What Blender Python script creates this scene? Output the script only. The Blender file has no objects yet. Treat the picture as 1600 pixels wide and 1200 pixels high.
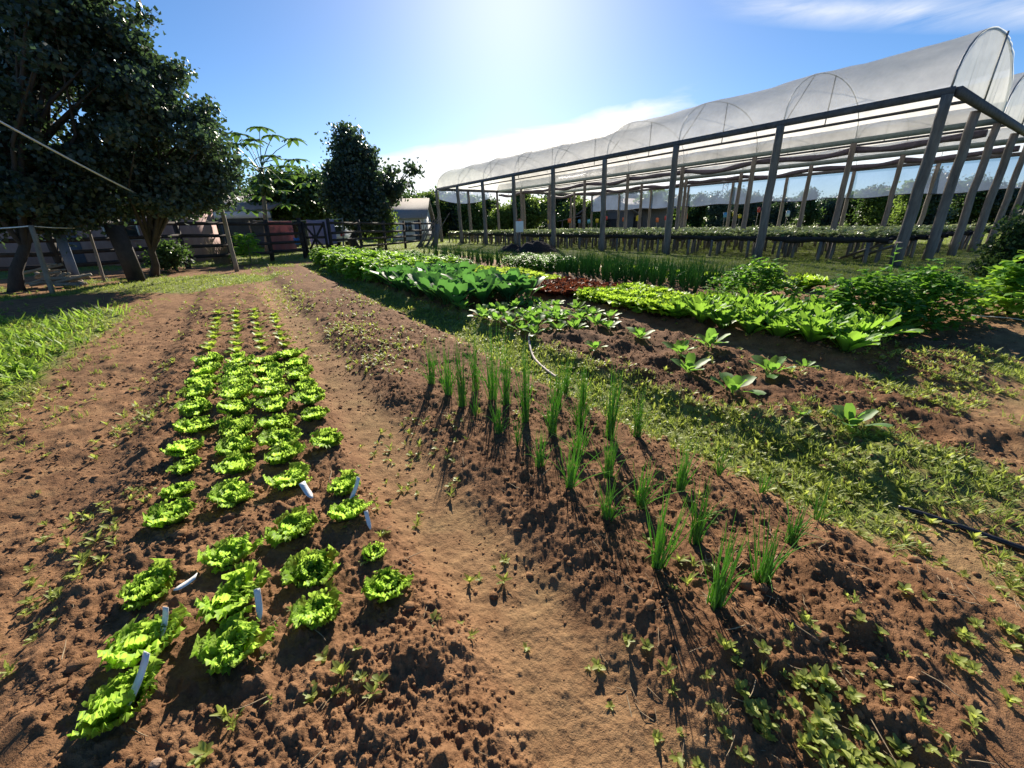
import bpy, math, random
import numpy as np
from mathutils import Vector, Matrix
random.seed(7); RNG = np.random.default_rng(7)
SC = bpy.context.scene; COL = SC.collection
rad = math.radians

# ------------------------------------------------------------------ camera, sky, sun, exposure
CAM_H, PITCH, ROLL, FPX = 1.4, 21.4, 0.9, 630.0
cd = bpy.data.cameras.new('camera'); cd.sensor_width = 36; cd.lens = FPX / 1600 * 36
cd.clip_start = .02; cd.clip_end = 3000
cam = bpy.data.objects.new('camera', cd); COL.objects.link(cam)
cam.matrix_world = Matrix.Translation((0, 0, CAM_H)) @ Matrix.Rotation(rad(90 - PITCH), 4, 'X') @ Matrix.Rotation(rad(-ROLL), 4, 'Z')
SC.camera = cam
SUN_EL, SUN_AZ = 27.0, 0.6
SC.view_settings.view_transform = 'Standard'; SC.view_settings.look = 'None'
SC.view_settings.gamma = 1; SC.view_settings.use_curve_mapping = False
SC.view_settings.exposure = 1.15
sd = bpy.data.lights.new('sun', 'SUN'); sd.energy = 5.0; sd.angle = rad(.5); sd.color = (1, .91, .76)
so = bpy.data.objects.new('sun', sd); COL.objects.link(so)
_d = Vector((math.sin(rad(SUN_AZ)) * math.cos(rad(SUN_EL)), math.cos(rad(SUN_AZ)) * math.cos(rad(SUN_EL)), math.sin(rad(SUN_EL))))
so.rotation_euler = _d.to_track_quat('Z', 'Y').to_euler()


class NT:
    """small helper to write node trees"""
    def __init__(s, nt): s.nt = nt; s.n = nt.nodes; s.l = nt.links; s.n.clear()
    def add(s, typ, **kw):
        nd = s.n.new(typ); ins = kw.pop('ins', {})
        for k, v in kw.items(): setattr(nd, k, v)
        for k, v in ins.items(): s.set(nd.inputs[k], v)
        return nd
    def set(s, sock, v):
        if isinstance(v, bpy.types.NodeSocket): s.l.new(v, sock)
        elif isinstance(v, bpy.types.Node): s.l.new(v.outputs[0], sock)
        else:
            if sock.type == 'RGBA' and len(v) == 3: v = (*v, 1)
            sock.default_value = v
    def math(s, op, a, b=0.0, clamp=False):
        nd = s.add('ShaderNodeMath', operation=op, use_clamp=clamp); s.set(nd.inputs[0], a); s.set(nd.inputs[1], b); return nd.outputs[0]
    def mix(s, f, a, b, bt='MIX'):
        nd = s.add('ShaderNodeMix', data_type='RGBA', blend_type=bt); s.set(nd.inputs[0], f); s.set(nd.inputs[6], a); s.set(nd.inputs[7], b); return nd.outputs[2]
    def noise(s, vec, scale, detail=4, rough=.55, dist=0.0):
        nd = s.add('ShaderNodeTexNoise', ins={'Scale': scale, 'Detail': detail, 'Roughness': rough, 'Distortion': dist}); s.set(nd.inputs['Vector'], vec); return nd.outputs['Fac']
    def ramp(s, f, lo, hi):
        nd = s.add('ShaderNodeMapRange', clamp=True); s.set(nd.inputs[0], f); s.set(nd.inputs[1], lo); s.set(nd.inputs[2], hi); return nd.outputs[0]


w = bpy.data.worlds.new('World'); SC.world = w; w.use_nodes = True
N = NT(w.node_tree)
sky = N.add('ShaderNodeTexSky', sky_type='NISHITA', sun_disc=False, sun_elevation=rad(SUN_EL), sun_rotation=rad(SUN_AZ),
            altitude=0, air_density=.72, dust_density=.24, ozone_density=3.0)
tc = N.add('ShaderNodeTexCoord'); sep = N.add('ShaderNodeSeparateXYZ'); N.l.new(tc.outputs['Generated'], sep.inputs[0])
az = N.math('MULTIPLY', N.math('ARCTAN2', sep.outputs[0], sep.outputs[1]), 57.2958)
el = N.math('MULTIPLY', N.math('ARCSINE', sep.outputs[2]), 57.2958)
cvec = N.add('ShaderNodeCombineXYZ'); N.set(cvec.inputs[0], N.math('MULTIPLY', az, .05)); N.set(cvec.inputs[1], N.math('MULTIPLY', el, .22))
n1 = N.noise(cvec.outputs[0], 1.6, 7, .6, .6); n2 = N.noise(cvec.outputs[0], 5.0, 6, .65)
# a bank of white cloud whose top climbs from 8 to 13 degrees towards the right
top = N.math('ADD', N.math('ADD', 10.6, N.math('MULTIPLY', az, .16)), N.math('MULTIPLY', N.math('SUBTRACT', n1, .5), 3.2))
edge = N.ramp(N.math('SUBTRACT', top, el), -.2, 1.0)
left = N.ramp(N.math('ADD', az, N.math('MULTIPLY', n2, 5)), -22, -13)
right = N.ramp(N.math('ADD', az, N.math('MULTIPLY', n2, 9)), 26, 19)
body = N.math('ADD', .8, N.math('MULTIPLY', N.ramp(n2, .35, .7), .2))
lowf = N.ramp(el, -1, 6)
cloud = N.math('MULTIPLY', N.math('MULTIPLY', edge, body), N.math('MULTIPLY', left, right), True)
# thin cirrus high on the right
c2 = N.math('MULTIPLY', N.ramp(N.math('ABSOLUTE', N.math('SUBTRACT', el, N.math('SUBTRACT', 25.6, N.math('MULTIPLY', az, .235)))), 1.5, .1), N.ramp(az, 20, 30))
cirrus = N.math('MULTIPLY', c2, N.math('MULTIPLY', N.ramp(n1, .3, .7), .75), True)
hs = N.add('ShaderNodeHueSaturation', ins={'Saturation': 1.2, 'Value': 1.0}); N.set(hs.inputs['Color'], sky)
skyc = N.mix(N.math('MULTIPLY', cloud, .9), hs, (9.0, 8.8, 8.5))
skyc = N.mix(cirrus, skyc, (8, 8, 8))
bg = N.add('ShaderNodeBackground', ins={'Strength': .066}); N.set(bg.inputs[0], skyc)
wo = N.add('ShaderNodeOutputWorld'); N.l.new(bg.outputs[0], wo.inputs[0])

# ------------------------------------------------------------------ where things stand
_P, _R = rad(PITCH), rad(ROLL)
def ray(px, py):
    x, y = px - 800, py - 600
    xr = x * math.cos(_R) - y * math.sin(_R); yr = x * math.sin(_R) + y * math.cos(_R)
    return xr, FPX * math.cos(_P) - yr * math.sin(_P), -(FPX * math.sin(_P) + yr * math.cos(_P))
def gp(px, py, z=0.0):
    r = ray(px, py); t = (z - CAM_H) / r[2]; return r[0] * t, r[1] * t
def at(px, py, Y):
    r = ray(px, py); t = Y / r[1]; return Vector((r[0] * t, Y, CAM_H + r[2] * t))
TH = rad(33.6); ST, CT = math.sin(TH), math.cos(TH)
def xy(u, v): return (-u * ST + v * CT, u * CT + v * ST)      # u along the rows, v across them
def uv(x, y): return (-x * ST + y * CT, x * CT + y * ST)

# ------------------------------------------------------------------ noise and terrain
_perm = RNG.random(65536)
def vnoise(x, y, seed=0):
    x = np.asarray(x, float) + seed * 17.31; y = np.asarray(y, float) + seed * 9.7
    xi = np.floor(x).astype(np.int64); yi = np.floor(y).astype(np.int64); fx = x - xi; fy = y - yi
    fx = fx * fx * (3 - 2 * fx); fy = fy * fy * (3 - 2 * fy)
    def h(a, b): return _perm[(a * 374761 + b * 668265 + (a * b) % 977 * 131) & 65535]
    return (h(xi, yi) * (1 - fx) + h(xi + 1, yi) * fx) * (1 - fy) + (h(xi, yi + 1) * (1 - fx) + h(xi + 1, yi + 1) * fx) * fy
def fbm(x, y, octv, seed=0):
    s = 0; a = 1; t = 0
    for k in range(octv):
        s = s + a * vnoise(x, y, seed + k); t += a; a *= .55; x = x * 2.07; y = y * 2.07
    return s / t
def sst(x, a, b):
    t = np.clip((x - a) / (b - a), 0, 1); return t * t * (3 - 2 * t)
def band(x, a, b, e=.14): return sst(x, a - e, a + e) * (1 - sst(x, b - e, b + e))
def masks(x, y):
    x = np.asarray(x, float); y = np.asarray(y, float)
    u = -x * ST + y * CT; v = x * CT + y * ST
    wob = (fbm(u * .9, v * .9, 3, 3) - .5)
    v = v - .012 * np.clip(u, 0, 20) + wob * .16
    b1 = band(v, -.86, .36, .13) * band(u, -3, 13.2, .3)
    b2 = band(v, .86, 2.12, .17) * band(u, -.12 + wob * .8, 19, .2)
    b3 = band(v, 2.72, 4.55, .16) * band(u, .35 + wob, 20, .3)
    b4 = band(v, 5.05, 6.6, .16) * band(u, .5, 20, .3)
    b5 = band(v, 7.4, 9.3, .25) * band(u, .2, 20, .4)
    return u, v, wob, b1, b2, b3, b4, b5
def hills(x, y):
    r = np.hypot(x, y); return sst(r, 90, 400) * 4 * fbm(x * .012, y * .012, 2, 40)
MOUNDS = [(*gp(640, 1020, .1), .10, .055), (*gp(560, 1010, .1), .07, .04), (*gp(1290, 880, .15), .10, .07), (*gp(1230, 985, .12), .09, .05), (*gp(1130, 1000, .12), .08, .04), (*gp(1330, 960, .12), .08, .05), (*gp(1180, 620, .2), .12, .06), (*gp(1060, 590, .2), .13, .05)]
def height(x, y, fine=True):
    x = np.asarray(x, float); y = np.asarray(y, float)
    u, v, wob, b1, b2, b3, b4, b5 = masks(x, y)
    z = b1 * .075 + b2 * .085 + b3 * .10 + b4 * .10 + b5 * .09
    r = np.hypot(x, y)
    bed = np.clip(b1 + b2 + b3 + b4 + b5, 0, 1)
    leftsoil = (1 - sst(v, -1.1, -.7)) * (1 - sst(v, -2.6, -3.4) * 0)
    near = 1 - sst(r, 9, 24)
    z = z + (b3 + .5 * b4) * near * ((fbm(x * 3.6, y * 3.6, 3, 47) - .45) * .17)
    far = 1 - sst(r, 30, 60)
    amp = (.35 + .65 * bed + .35 * leftsoil)
    z = z + near * amp * (fbm(x * 2.1, y * 2.1, 2, 11) - .5) * .075
    z = z + far * (fbm(x * .45, y * .45, 2, 31) - .5) * .08
    if fine:
        f1 = fbm(x * 9, y * 9, 3, 5); f2 = fbm(x * 48, y * 48, 4, 21); f3 = vnoise(x * 23, y * 23, 61)
        rough = .36 + .64 * bed + .4 * leftsoil
        rough2 = .30 + .70 * bed + .25 * leftsoil
        clod = np.clip(f1 - .48, 0, 1) * 2
        z = z + near * (rough * ((f1 - .5) * .028 + clod * clod * .04) + rough2 * .85 * ((f2 - .5) * .026 + np.clip(f2 - .52, 0, 1) * .045 * (.3 + f3) - np.clip(.34 - f1, 0, 1) * .06))
    for mx, my, mr, mh in MOUNDS: z = z + mh * np.exp(-((x - mx) ** 2 + (y - my) ** 2) / mr ** 2)
    return z + hills(x, y)
def hz(x, y): return float(height(np.array([x]), np.array([y]), False)[0])

# ------------------------------------------------------------------ mesh helpers
def build(name, V, F, mat=None, parent=None, attrs=None, smooth=False, link=True):
    """V (n,3); F list of (m,k) int arrays"""
    V = np.asarray(V, np.float32).reshape(-1, 3)
    if isinstance(F, np.ndarray): F = [F]
    F = [np.asarray(f, np.int32) for f in F if len(f)]
    me = bpy.data.meshes.new(name); me.vertices.add(len(V)); me.vertices.foreach_set('co', V.ravel())
    nl = sum(f.size for f in F); npol = sum(len(f) for f in F)
    me.loops.add(nl); me.loops.foreach_set('vertex_index', np.concatenate([f.ravel() for f in F]))
    me.polygons.add(npol)
    tot = np.concatenate([np.full(len(f), f.shape[1], np.int32) for f in F]); st = np.concatenate([[0], np.cumsum(tot)[:-1]]).astype(np.int32)
    me.polygons.foreach_set('loop_start', st); me.polygons.foreach_set('loop_total', tot)
    if smooth: me.polygons.foreach_set('use_smooth', np.ones(npol, bool))
    me.update(calc_edges=True)
    for k, a in (attrs or {}).items():
        at_ = me.attributes.new(k, 'FLOAT', 'POINT'); at_.data.foreach_set('value', np.asarray(a, np.float32))
    if mat: me.materials.append(mat)
    if not link: return me
    o = bpy.data.objects.new(name, me); COL.objects.link(o)
    if parent: o.parent = parent
    return o

class MB:
    """collects boxes, bars, tubes and grids for ONE mesh object"""
    def __init__(s): s.V = []; s.q = []; s.t = []; s.T = []; s.n = 0
    def raw(s, V, Q=None, T=None, tint=.5):
        V = np.asarray(V, float).reshape(-1, 3); s.V.append(V)
        if Q is not None and len(Q): s.q.append(np.asarray(Q) + s.n)
        if T is not None and len(T): s.t.append(np.asarray(T) + s.n)
        s.T.append(np.broadcast_to(np.asarray(tint, float), (len(V),))); s.n += len(V); return s
    def box(s, x0, y0, z0, x1, y1, z1, M=None):
        V = np.array([(x, y, z) for z in (z0, z1) for x, y in ((x0, y0), (x1, y0), (x1, y1), (x0, y1))], float)
        if M is not None: V = np.array([tuple(M @ Vector(p)) for p in V])
        return s.raw(V, [(0, 3, 2, 1), (4, 5, 6, 7), (0, 1, 5, 4), (1, 2, 6, 5), (2, 3, 7, 6), (3, 0, 4, 7)])
    def bar(s, a, b, w_, h_, up=(0, 0, 1)):
        a, b = Vector(a), Vector(b); d = (b - a); L = d.length; d.normalize(); upv = Vector(up)
        if abs(d.dot(upv)) > .95: upv = Vector((0, 1, 0))
        sx = d.cross(upv).normalized(); sz = sx.cross(d)
        M = Matrix((sx, d, sz)).transposed().to_4x4(); M.translation = a
        return s.box(-w_ / 2, 0, -h_ / 2, w_ / 2, L, h_ / 2, M)
    def tube(s, pts, r, k=7, cap=True, wob=0.0):
        pts = [Vector(p) for p in pts]; rr = r if hasattr(r, '__len__') else [r] * len(pts); V = []; px = None
        for i, p in enumerate(pts):
            d = (pts[min(i + 1, len(pts) - 1)] - pts[max(i - 1, 0)]).normalized()
            if px is None: px = d.orthogonal().normalized()
            px = (px - d * px.dot(d)).normalized(); py = d.cross(px)
            for j in range(k):
                a = 2 * math.pi * j / k; R = rr[i] * (1 + random.uniform(-wob, wob)); V.append(tuple(p + px * math.cos(a) * R + py * math.sin(a) * R))
        Q = [(i * k + j, i * k + (j + 1) % k, (i + 1) * k + (j + 1) % k, (i + 1) * k + j) for i in range(len(pts) - 1) for j in range(k)]
        T = []
        if cap:
            n = len(V); V += [tuple(pts[0]), tuple(pts[-1])]; b = (len(pts) - 1) * k
            T = [(n, (j + 1) % k, j) for j in range(k)] + [(n + 1, b + j, b + (j + 1) % k) for j in range(k)]
        return s.raw(V, Q, T)
    def grid(s, P, tint=.5):
        P = np.asarray(P, float); a, b = P.shape[:2]; i = np.arange(a - 1)[:, None] * b + np.arange(b - 1)[None]
        Q = np.stack([i, i + 1, i + 1 + b, i + b], -1).reshape(-1, 4); return s.raw(P.reshape(-1, 3), Q, None, np.asarray(tint).ravel() if hasattr(tint, '__len__') else tint)
    def build(s, name, mat=None, parent=None, smooth=False, link=True):
        F = []
        if s.q: F.append(np.concatenate(s.q))
        if s.t: F.append(np.concatenate(s.t))
        return build(name, np.concatenate(s.V), F, mat, parent, {'tint': np.concatenate(s.T)}, smooth, link)

def tag(o, label=None, cat=None, group=None, kind=None):
    if label: o['label'] = label
    if cat: o['category'] = cat
    if group: o['group'] = group
    if kind: o['kind'] = kind
    return o
def thing(name, label, cat, loc=(0, 0, 0), rz=0.0, group=None):
    o = bpy.data.objects.new(name, None); o.empty_display_size = .1; COL.objects.link(o)
    o.location = loc; o.rotation_euler = (0, 0, rz); return tag(o, label, cat, group)
def put(name, me, loc, rz=0.0, s=1.0, label=None, cat=None, group=None, parent=None, tilt=0.0):
    o = bpy.data.objects.new(name, me); COL.objects.link(o); o.location = loc
    o.rotation_euler = (random.uniform(-tilt, tilt), random.uniform(-tilt, tilt), rz); o.scale = (s, s, s) if not hasattr(s, '__len__') else s
    if parent: o.parent = parent
    return tag(o, label, cat, group)

# ------------------------------------------------------------------ materials
def mat_new(name):
    m = bpy.data.materials.new(name); m.use_nodes = True; return m, NT(m.node_tree)
def out(N_, sh, disp=None):
    o = N_.add('ShaderNodeOutputMaterial'); N_.l.new(sh, o.inputs[0])
def pmat(name, c1, c2, scale=8, rough=.7, bump=.2, stretch=(1, 1, 1), metal=0.0, spec=.4):
    m, n = mat_new(name); tc_ = n.add('ShaderNodeTexCoord'); mp = n.add('ShaderNodeMapping', ins={'Scale': stretch}); n.l.new(tc_.outputs['Object'], mp.inputs[0])
    f = n.noise(mp.outputs[0], scale, 6, .65); f2 = n.noise(mp.outputs[0], scale * 5, 4, .6)
    c = n.mix(n.ramp(n.math('ADD', n.math('MULTIPLY', f, .7), n.math('MULTIPLY', f2, .3)), .34, .66), c1, c2)
    b = n.add('ShaderNodeBump', ins={'Strength': bump, 'Distance': .02}); n.set(b.inputs['Height'], f2)
    p = n.add('ShaderNodeBsdfPrincipled', ins={'Roughness': rough, 'Metallic': metal, 'Specular IOR Level': spec}); n.set(p.inputs['Base Color'], c); n.set(p.inputs['Normal'], b)
    out(n, p.outputs[0]); return m
def leafmat(name, dark, light, trans, tf=.5, rough=.5, spec=.2, hue_noise=.5):
    """leaf: diffuse and gloss on the surface, sun shining through the blade"""
    m, n = mat_new(name); a = n.add('ShaderNodeAttribute', attribute_name='tint'); oi = n.add('ShaderNodeObjectInfo')
    g = n.add('ShaderNodeNewGeometry'); nz = n.noise(g.outputs['Position'], 14, 3)
    f = n.math('ADD', n.math('MULTIPLY', a.outputs['Fac'], .75), n.math('MULTIPLY', n.math('SUBTRACT', nz, .5), hue_noise))
    f = n.math('ADD', f, n.math('MULTIPLY', n.math('SUBTRACT', oi.outputs['Random'], .5), .6), True)
    c = n.mix(f, dark, light); t = n.mix(f, [x * .7 for x in trans], trans)
    p = n.add('ShaderNodeBsdfPrincipled', ins={'Roughness': rough, 'Specular IOR Level': spec}); n.set(p.inputs['Base Color'], c)
    tr = n.add('ShaderNodeBsdfTranslucent'); n.set(tr.inputs[0], t)
    mx = n.add('ShaderNodeMixShader', ins={0: tf}); n.l.new(p.outputs[0], mx.inputs[1]); n.l.new(tr.outputs[0], mx.inputs[2]); out(n, mx.outputs[0]); return m

M = {}
M['lettuce'] = leafmat('lettuce_leaf', (.22, .39, .04), (.42, .60, .10), (.60, .88, .12), .58)
M['seedling'] = leafmat('lettuce_seedling_leaf', (.20, .32, .04), (.36, .48, .08), (.52, .68, .08), .5)
M['curly'] = leafmat('curly_lettuce_leaf', (.14, .28, .02), (.28, .46, .04), (.5, .74, .06), .5)
M['pale'] = leafmat('pale_lettuce_leaf', (.20, .32, .03), (.36, .48, .07), (.50, .66, .08), .5)
M['romaine'] = leafmat('romaine_leaf', (.07, .18, .03), (.17, .34, .05), (.34, .60, .06), .48, .5, .2)
M['redleaf'] = leafmat('red_lettuce_leaf', (.07, .022, .016), (.17, .06, .038), (.20, .06, .03), .35, .6, .1)
M['collard'] = leafmat('collard_leaf', (.03, .10, .04), (.085, .21, .07), (.13, .34, .06), .42, .5, .22)
M['broccoli'] = leafmat('brassica_seedling_leaf', (.06, .15, .04), (.14, .30, .07), (.30, .58, .07), .45, .5, .2)
M['bean'] = leafmat('bean_leaf', (.09, .22, .03), (.22, .42, .05), (.40, .68, .06), .5)
M['chive'] = leafmat('chive_leaf', (.09, .23, .05), (.20, .42, .09), (.46, .80, .12), .4, .5, .2)
M['onion'] = leafmat('onion_leaf', (.035, .12, .03), (.09, .22, .04), (.16, .38, .05), .35, .5, .2)
M['parsley'] = leafmat('parsley_leaf', (.04, .13, .02), (.12, .28, .03), (.26, .54, .05), .45)
M['weed'] = leafmat('weed_leaf', (.20, .24, .05), (.38, .42, .11), (.56, .64, .12), .5, .5, .35)
M['grass'] = leafmat('grass_blade', (.10, .17, .03), (.26, .32, .07), (.40, .50, .09), .45, .5)
M['straw'] = pmat('dry_straw', (.20, .135, .08), (.40, .30, .18), 6, .85)
M['treedark'] = leafmat('dark_tree_leaf', (.03, .05, .04), (.09, .12, .09), (.10, .18, .06), .32, .38, .5)
M['treemid'] = leafmat('mid_tree_leaf', (.025, .055, .02), (.07, .12, .035), (.12, .22, .04), .36, .45, .4)
M['treelight'] = leafmat('pale_tree_leaf', (.06, .11, .03), (.15, .22, .06), (.28, .42, .07), .42, .45, .4)
M['papaya'] = leafmat('papaya_leaf', (.04, .10, .03), (.11, .2, .05), (.16, .30, .05), .42, .4, .4)
M['straw_b'] = leafmat('strawberry_leaf', (.15, .22, .09), (.36, .44, .26), (.46, .56, .22), .35, .36, .7)
M['bark'] = pmat('bark', (.025, .02, .018), (.07, .055, .045), 9, .9, .6, (1, 1, .25))
M['palebark'] = pmat('pale_bark', (.16, .13, .10), (.30, .26, .2), 9, .9, .5, (1, 1, .3))
M['post'] = pmat('weathered_round_wood', (.10, .085, .075), (.27, .23, .20), 7, .85, .5, (1, 1, .15))
M['fencewood'] = pmat('dark_fence_wood', (.016, .012, .011), (.05, .038, .033), 8, .75, .4, (1, 1, 1))
M['beam'] = pmat('grey_eave_beam', (.06, .055, .06), (.15, .14, .145), 5, .7, .2)
M['pipe'] = pmat('galvanised_pipe', (.22, .23, .25), (.35, .36, .38), 12, .45, .1, metal=.6)
M['darkplastic'] = pmat('black_bench_plastic', (.010, .010, .014), (.03, .028, .04), 6, .5, .4)
M['curtain'] = pmat('rolled_curtain', (.10, .075, .10), (.20, .16, .2), 6, .6, .4)
M['gutter'] = pmat('green_grey_gutter', (.16, .2, .19), (.27, .32, .3), 6, .5, .1)
M['white'] = pmat('white_plastic', (.70, .70, .69), (.82, .82, .81), 7, .4, .05)
M['tagpaper'] = pmat('plastic_label', (.62, .60, .58), (.85, .84, .83), 18, .35, .1)
M['stone'] = pmat('ochre_stone', (.36, .17, .07), (.5, .27, .12), 12, .85, .5)
M['rock'] = pmat('soil_stone', (.20, .12, .08), (.33, .22, .15), 12, .9, .5)
M['blackpipe'] = pmat('black_irrigation_pipe', (.012, .012, .015), (.035, .035, .04), 10, .4, .1)
M['hose'] = pmat('pale_hose', (.36, .27, .25), (.48, .38, .35), 10, .7, .1)
M['pinkwall'] = pmat('faded_pink_plaster', (.26, .15, .145), (.42, .29, .27), 1.1, .9, .2, (1, 1, .3))
M['whitewall'] = pmat('white_plaster', (.55, .55, .55), (.72, .72, .71), 1.2, .9, .2)
M['greywall'] = pmat('grey_blue_wall', (.09, .11, .16), (.15, .17, .22), 2, .8, .2)
M['tile'] = pmat('grey_roof_tile', (.20, .18, .17), (.33, .30, .28), 3, .85, .4, (1, 6, 1))
M['barnwood'] = pmat('grey_barn_board', (.08, .065, .06), (.20, .165, .15), 3, .9, .4, (6, 6, .4))
M['barnroof'] = pmat('rusty_barn_roof', (.15, .11, .10), (.30, .24, .22), 2, .8, .3)
M['glass'] = pmat('dark_window_glass', (.02, .025, .03), (.04, .05, .06), 2, .08, .0, spec=.8)
M['carwhite'] = pmat('white_car_paint', (.66, .67, .68), (.74, .75, .76), 2, .25, .0, spec=.6)
M['rubber'] = pmat('tyre_rubber', (.012, .012, .012), (.025, .025, .025), 9, .8, .2)
M['redlight'] = pmat('tail_light_red', (.35, .02, .02), (.45, .03, .03), 5, .2, 0)
M['pinkcloth'] = leafmat('pink_cloth', (.34, .17, .17), (.44, .24, .24), (.44, .22, .24), .35, .85, .1)
M['lilaccloth'] = leafmat('lilac_cloth', (.40, .34, .48), (.52, .45, .60), (.45, .38, .58), .4, .85, .1)
M['bluecloth'] = pmat('blue_plastic', (.02, .14, .45), (.04, .2, .55), 5, .5, .1)
for k_, c_ in dict(yellow=(.62, .5, .04), blue=(.10, .33, .62), orange=(.62, .16, .06), red=(.5, .05, .05), cyan=(.16, .48, .6), whitebox=(.6, .66, .7)).items():
    M[k_] = pmat(k_ + '_panel', [x * .8 for x in c_], c_, 4, .5, .05)
M['fruit'] = pmat('papaya_fruit', (.03, .06, .015), (.07, .12, .03), 6, .45, .1)
M['petal'] = pmat('pale_petal', (.6, .5, .55), (.75, .66, .7), 9, .6, .1)
M['rope'] = pmat('pale_cord', (.70, .69, .66), (.85, .84, .82), 15, .7, .1)

def film(name, col, alpha, gl, tl):
    m, n = mat_new(name); g = n.add('ShaderNodeNewGeometry'); nz = n.noise(g.outputs['Position'], .8, 8, .68); n2_ = n.noise(g.outputs['Position'], 6, 4)
    c = n.mix(n.ramp(nz, .3, .7), [x * .6 for x in col], col)
    b = n.add('ShaderNodeBump', ins={'Strength': .25, 'Distance': .05}); n.set(b.inputs['Height'], n2_)
    df = n.add('ShaderNodeBsdfDiffuse'); n.set(df.inputs[0], c)
    tr = n.add('ShaderNodeBsdfTranslucent'); n.set(tr.inputs[0], c); tp = n.add('ShaderNodeBsdfTransparent', ins={0: (.96, .97, 1, 1)})
    fr = n.add('ShaderNodeFresnel', ins={'IOR': 1.3}); gl = n.math('MULTIPLY', fr.outputs[0], gl)
    gs = n.add('ShaderNodeBsdfGlossy', ins={'Roughness': .36}); n.set(gs.inputs['Normal'], b)
    m1 = n.add('ShaderNodeMixShader', ins={0: tl}); n.l.new(df.outputs[0], m1.inputs[1]); n.l.new(tr.outputs[0], m1.inputs[2])
    m2 = n.add('ShaderNodeMixShader', ins={0: alpha}); n.l.new(m1.outputs[0], m2.inputs[1]); n.l.new(tp.outputs[0], m2.inputs[2])
    m3 = n.add('ShaderNodeMixShader', ins={0: gl}); n.l.new(m2.outputs[0], m3.inputs[1]); n.l.new(gs.outputs[0], m3.inputs[2])
    out(n, m3.outputs[0]); return m
M['film'] = film('greenhouse_film', (.97, .94, .89), .42, .3, .88)
M['gable'] = film('gable_film', (.90, .90, .78), .4, .25, .8)
M['skirt'] = film('skirt_film', (.30, .38, .55), .45, .5, .5)

# ------------------------------------------------------------------ ground: one sheet to the horizon
def soil_material():
    m, n = mat_new('garden_ground'); g = n.add('ShaderNodeNewGeometry'); P = g.outputs['Position']
    A = lambda k: n.add('ShaderNodeAttribute', attribute_name=k).outputs['Fac']
    big = n.noise(P, .9, 4); mid = n.noise(P, 7, 5, .65); fin = n.noise(P, 55, 4, .7); vf = n.noise(P, 210, 3, .7)
    soil = n.mix(n.ramp(mid, .32, .68), (.155, .078, .038), (.325, .178, .090))
    soil = n.mix(n.math('MULTIPLY', n.ramp(fin, .5, .75), .55), soil, (.42, .245, .125))
    soil = n.mix(n.math('MULTIPLY', n.ramp(vf, .55, .75), .4), soil, (.06, .034, .02))
    soil = n.mix(n.math('MULTIPLY', n.ramp(big, .4, .65), .35), soil, (.12, .062, .036))
    soil = n.mix(n.math('MULTIPLY', A('damp'), .75), soil, n.mix(1.0, soil, (.50, .44, .42), 'MULTIPLY'))
    sand = n.mix(n.ramp(mid, .3, .7), (.21, .125, .062), (.34, .21, .105))
    sand = n.mix(n.math('MULTIPLY', n.ramp(n.noise(P, 3.6, 6, .7), .45, .62), .6), sand, (.15, .082, .042))
    sand = n.mix(n.math('MULTIPLY', n.ramp(fin, .5, .72), .5), sand, (.15, .083, .043))
    sand = n.mix(n.math('MULTIPLY', n.ramp(n.noise(P, 2.3, 4), .48, .7), .4), sand, (.24, .20, .085))
    gr = n.mix(n.ramp(mid, .3, .7), (.13, .15, .045), (.22, .24, .08))
    gr = n.mix(n.math('MULTIPLY', n.ramp(n.noise(P, .35, 3), .45, .65), .5), gr, (.20, .24, .06))
    gr = n.mix(n.math('MULTIPLY', n.ramp(fin, .5, .7), .4), gr, (.04, .06, .015))
    sm = n.ramp(n.math('ADD', A('sand'), n.math('MULTIPLY', n.math('SUBTRACT', mid, .5), .7)), .3, .75)
    gm = n.ramp(n.math('ADD', A('grass'), n.math('MULTIPLY', n.math('SUBTRACT', n.noise(P, 4, 5, .7), .5), .9)), .35, .7)
    c = n.mix(gm, n.mix(sm, soil, sand), gr)
    b1 = n.add('ShaderNodeBump', ins={'Strength': .9, 'Distance': .012}); n.set(b1.inputs['Height'], fin)
    b2 = n.add('ShaderNodeBump', ins={'Strength': .7, 'Distance': .004}); n.set(b2.inputs['Height'], vf); n.l.new(b1.outputs[0], b2.inputs['Normal'])
    p = n.add('ShaderNodeBsdfPrincipled', ins={'Roughness': .95, 'Specular IOR Level': .12}); n.set(p.inputs['Base Color'], c); n.l.new(b2.outputs[0], p.inputs['Normal'])
    out(n, p.outputs[0]); return m
M['ground'] = soil_material(); M['clod'] = M['ground']

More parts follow.
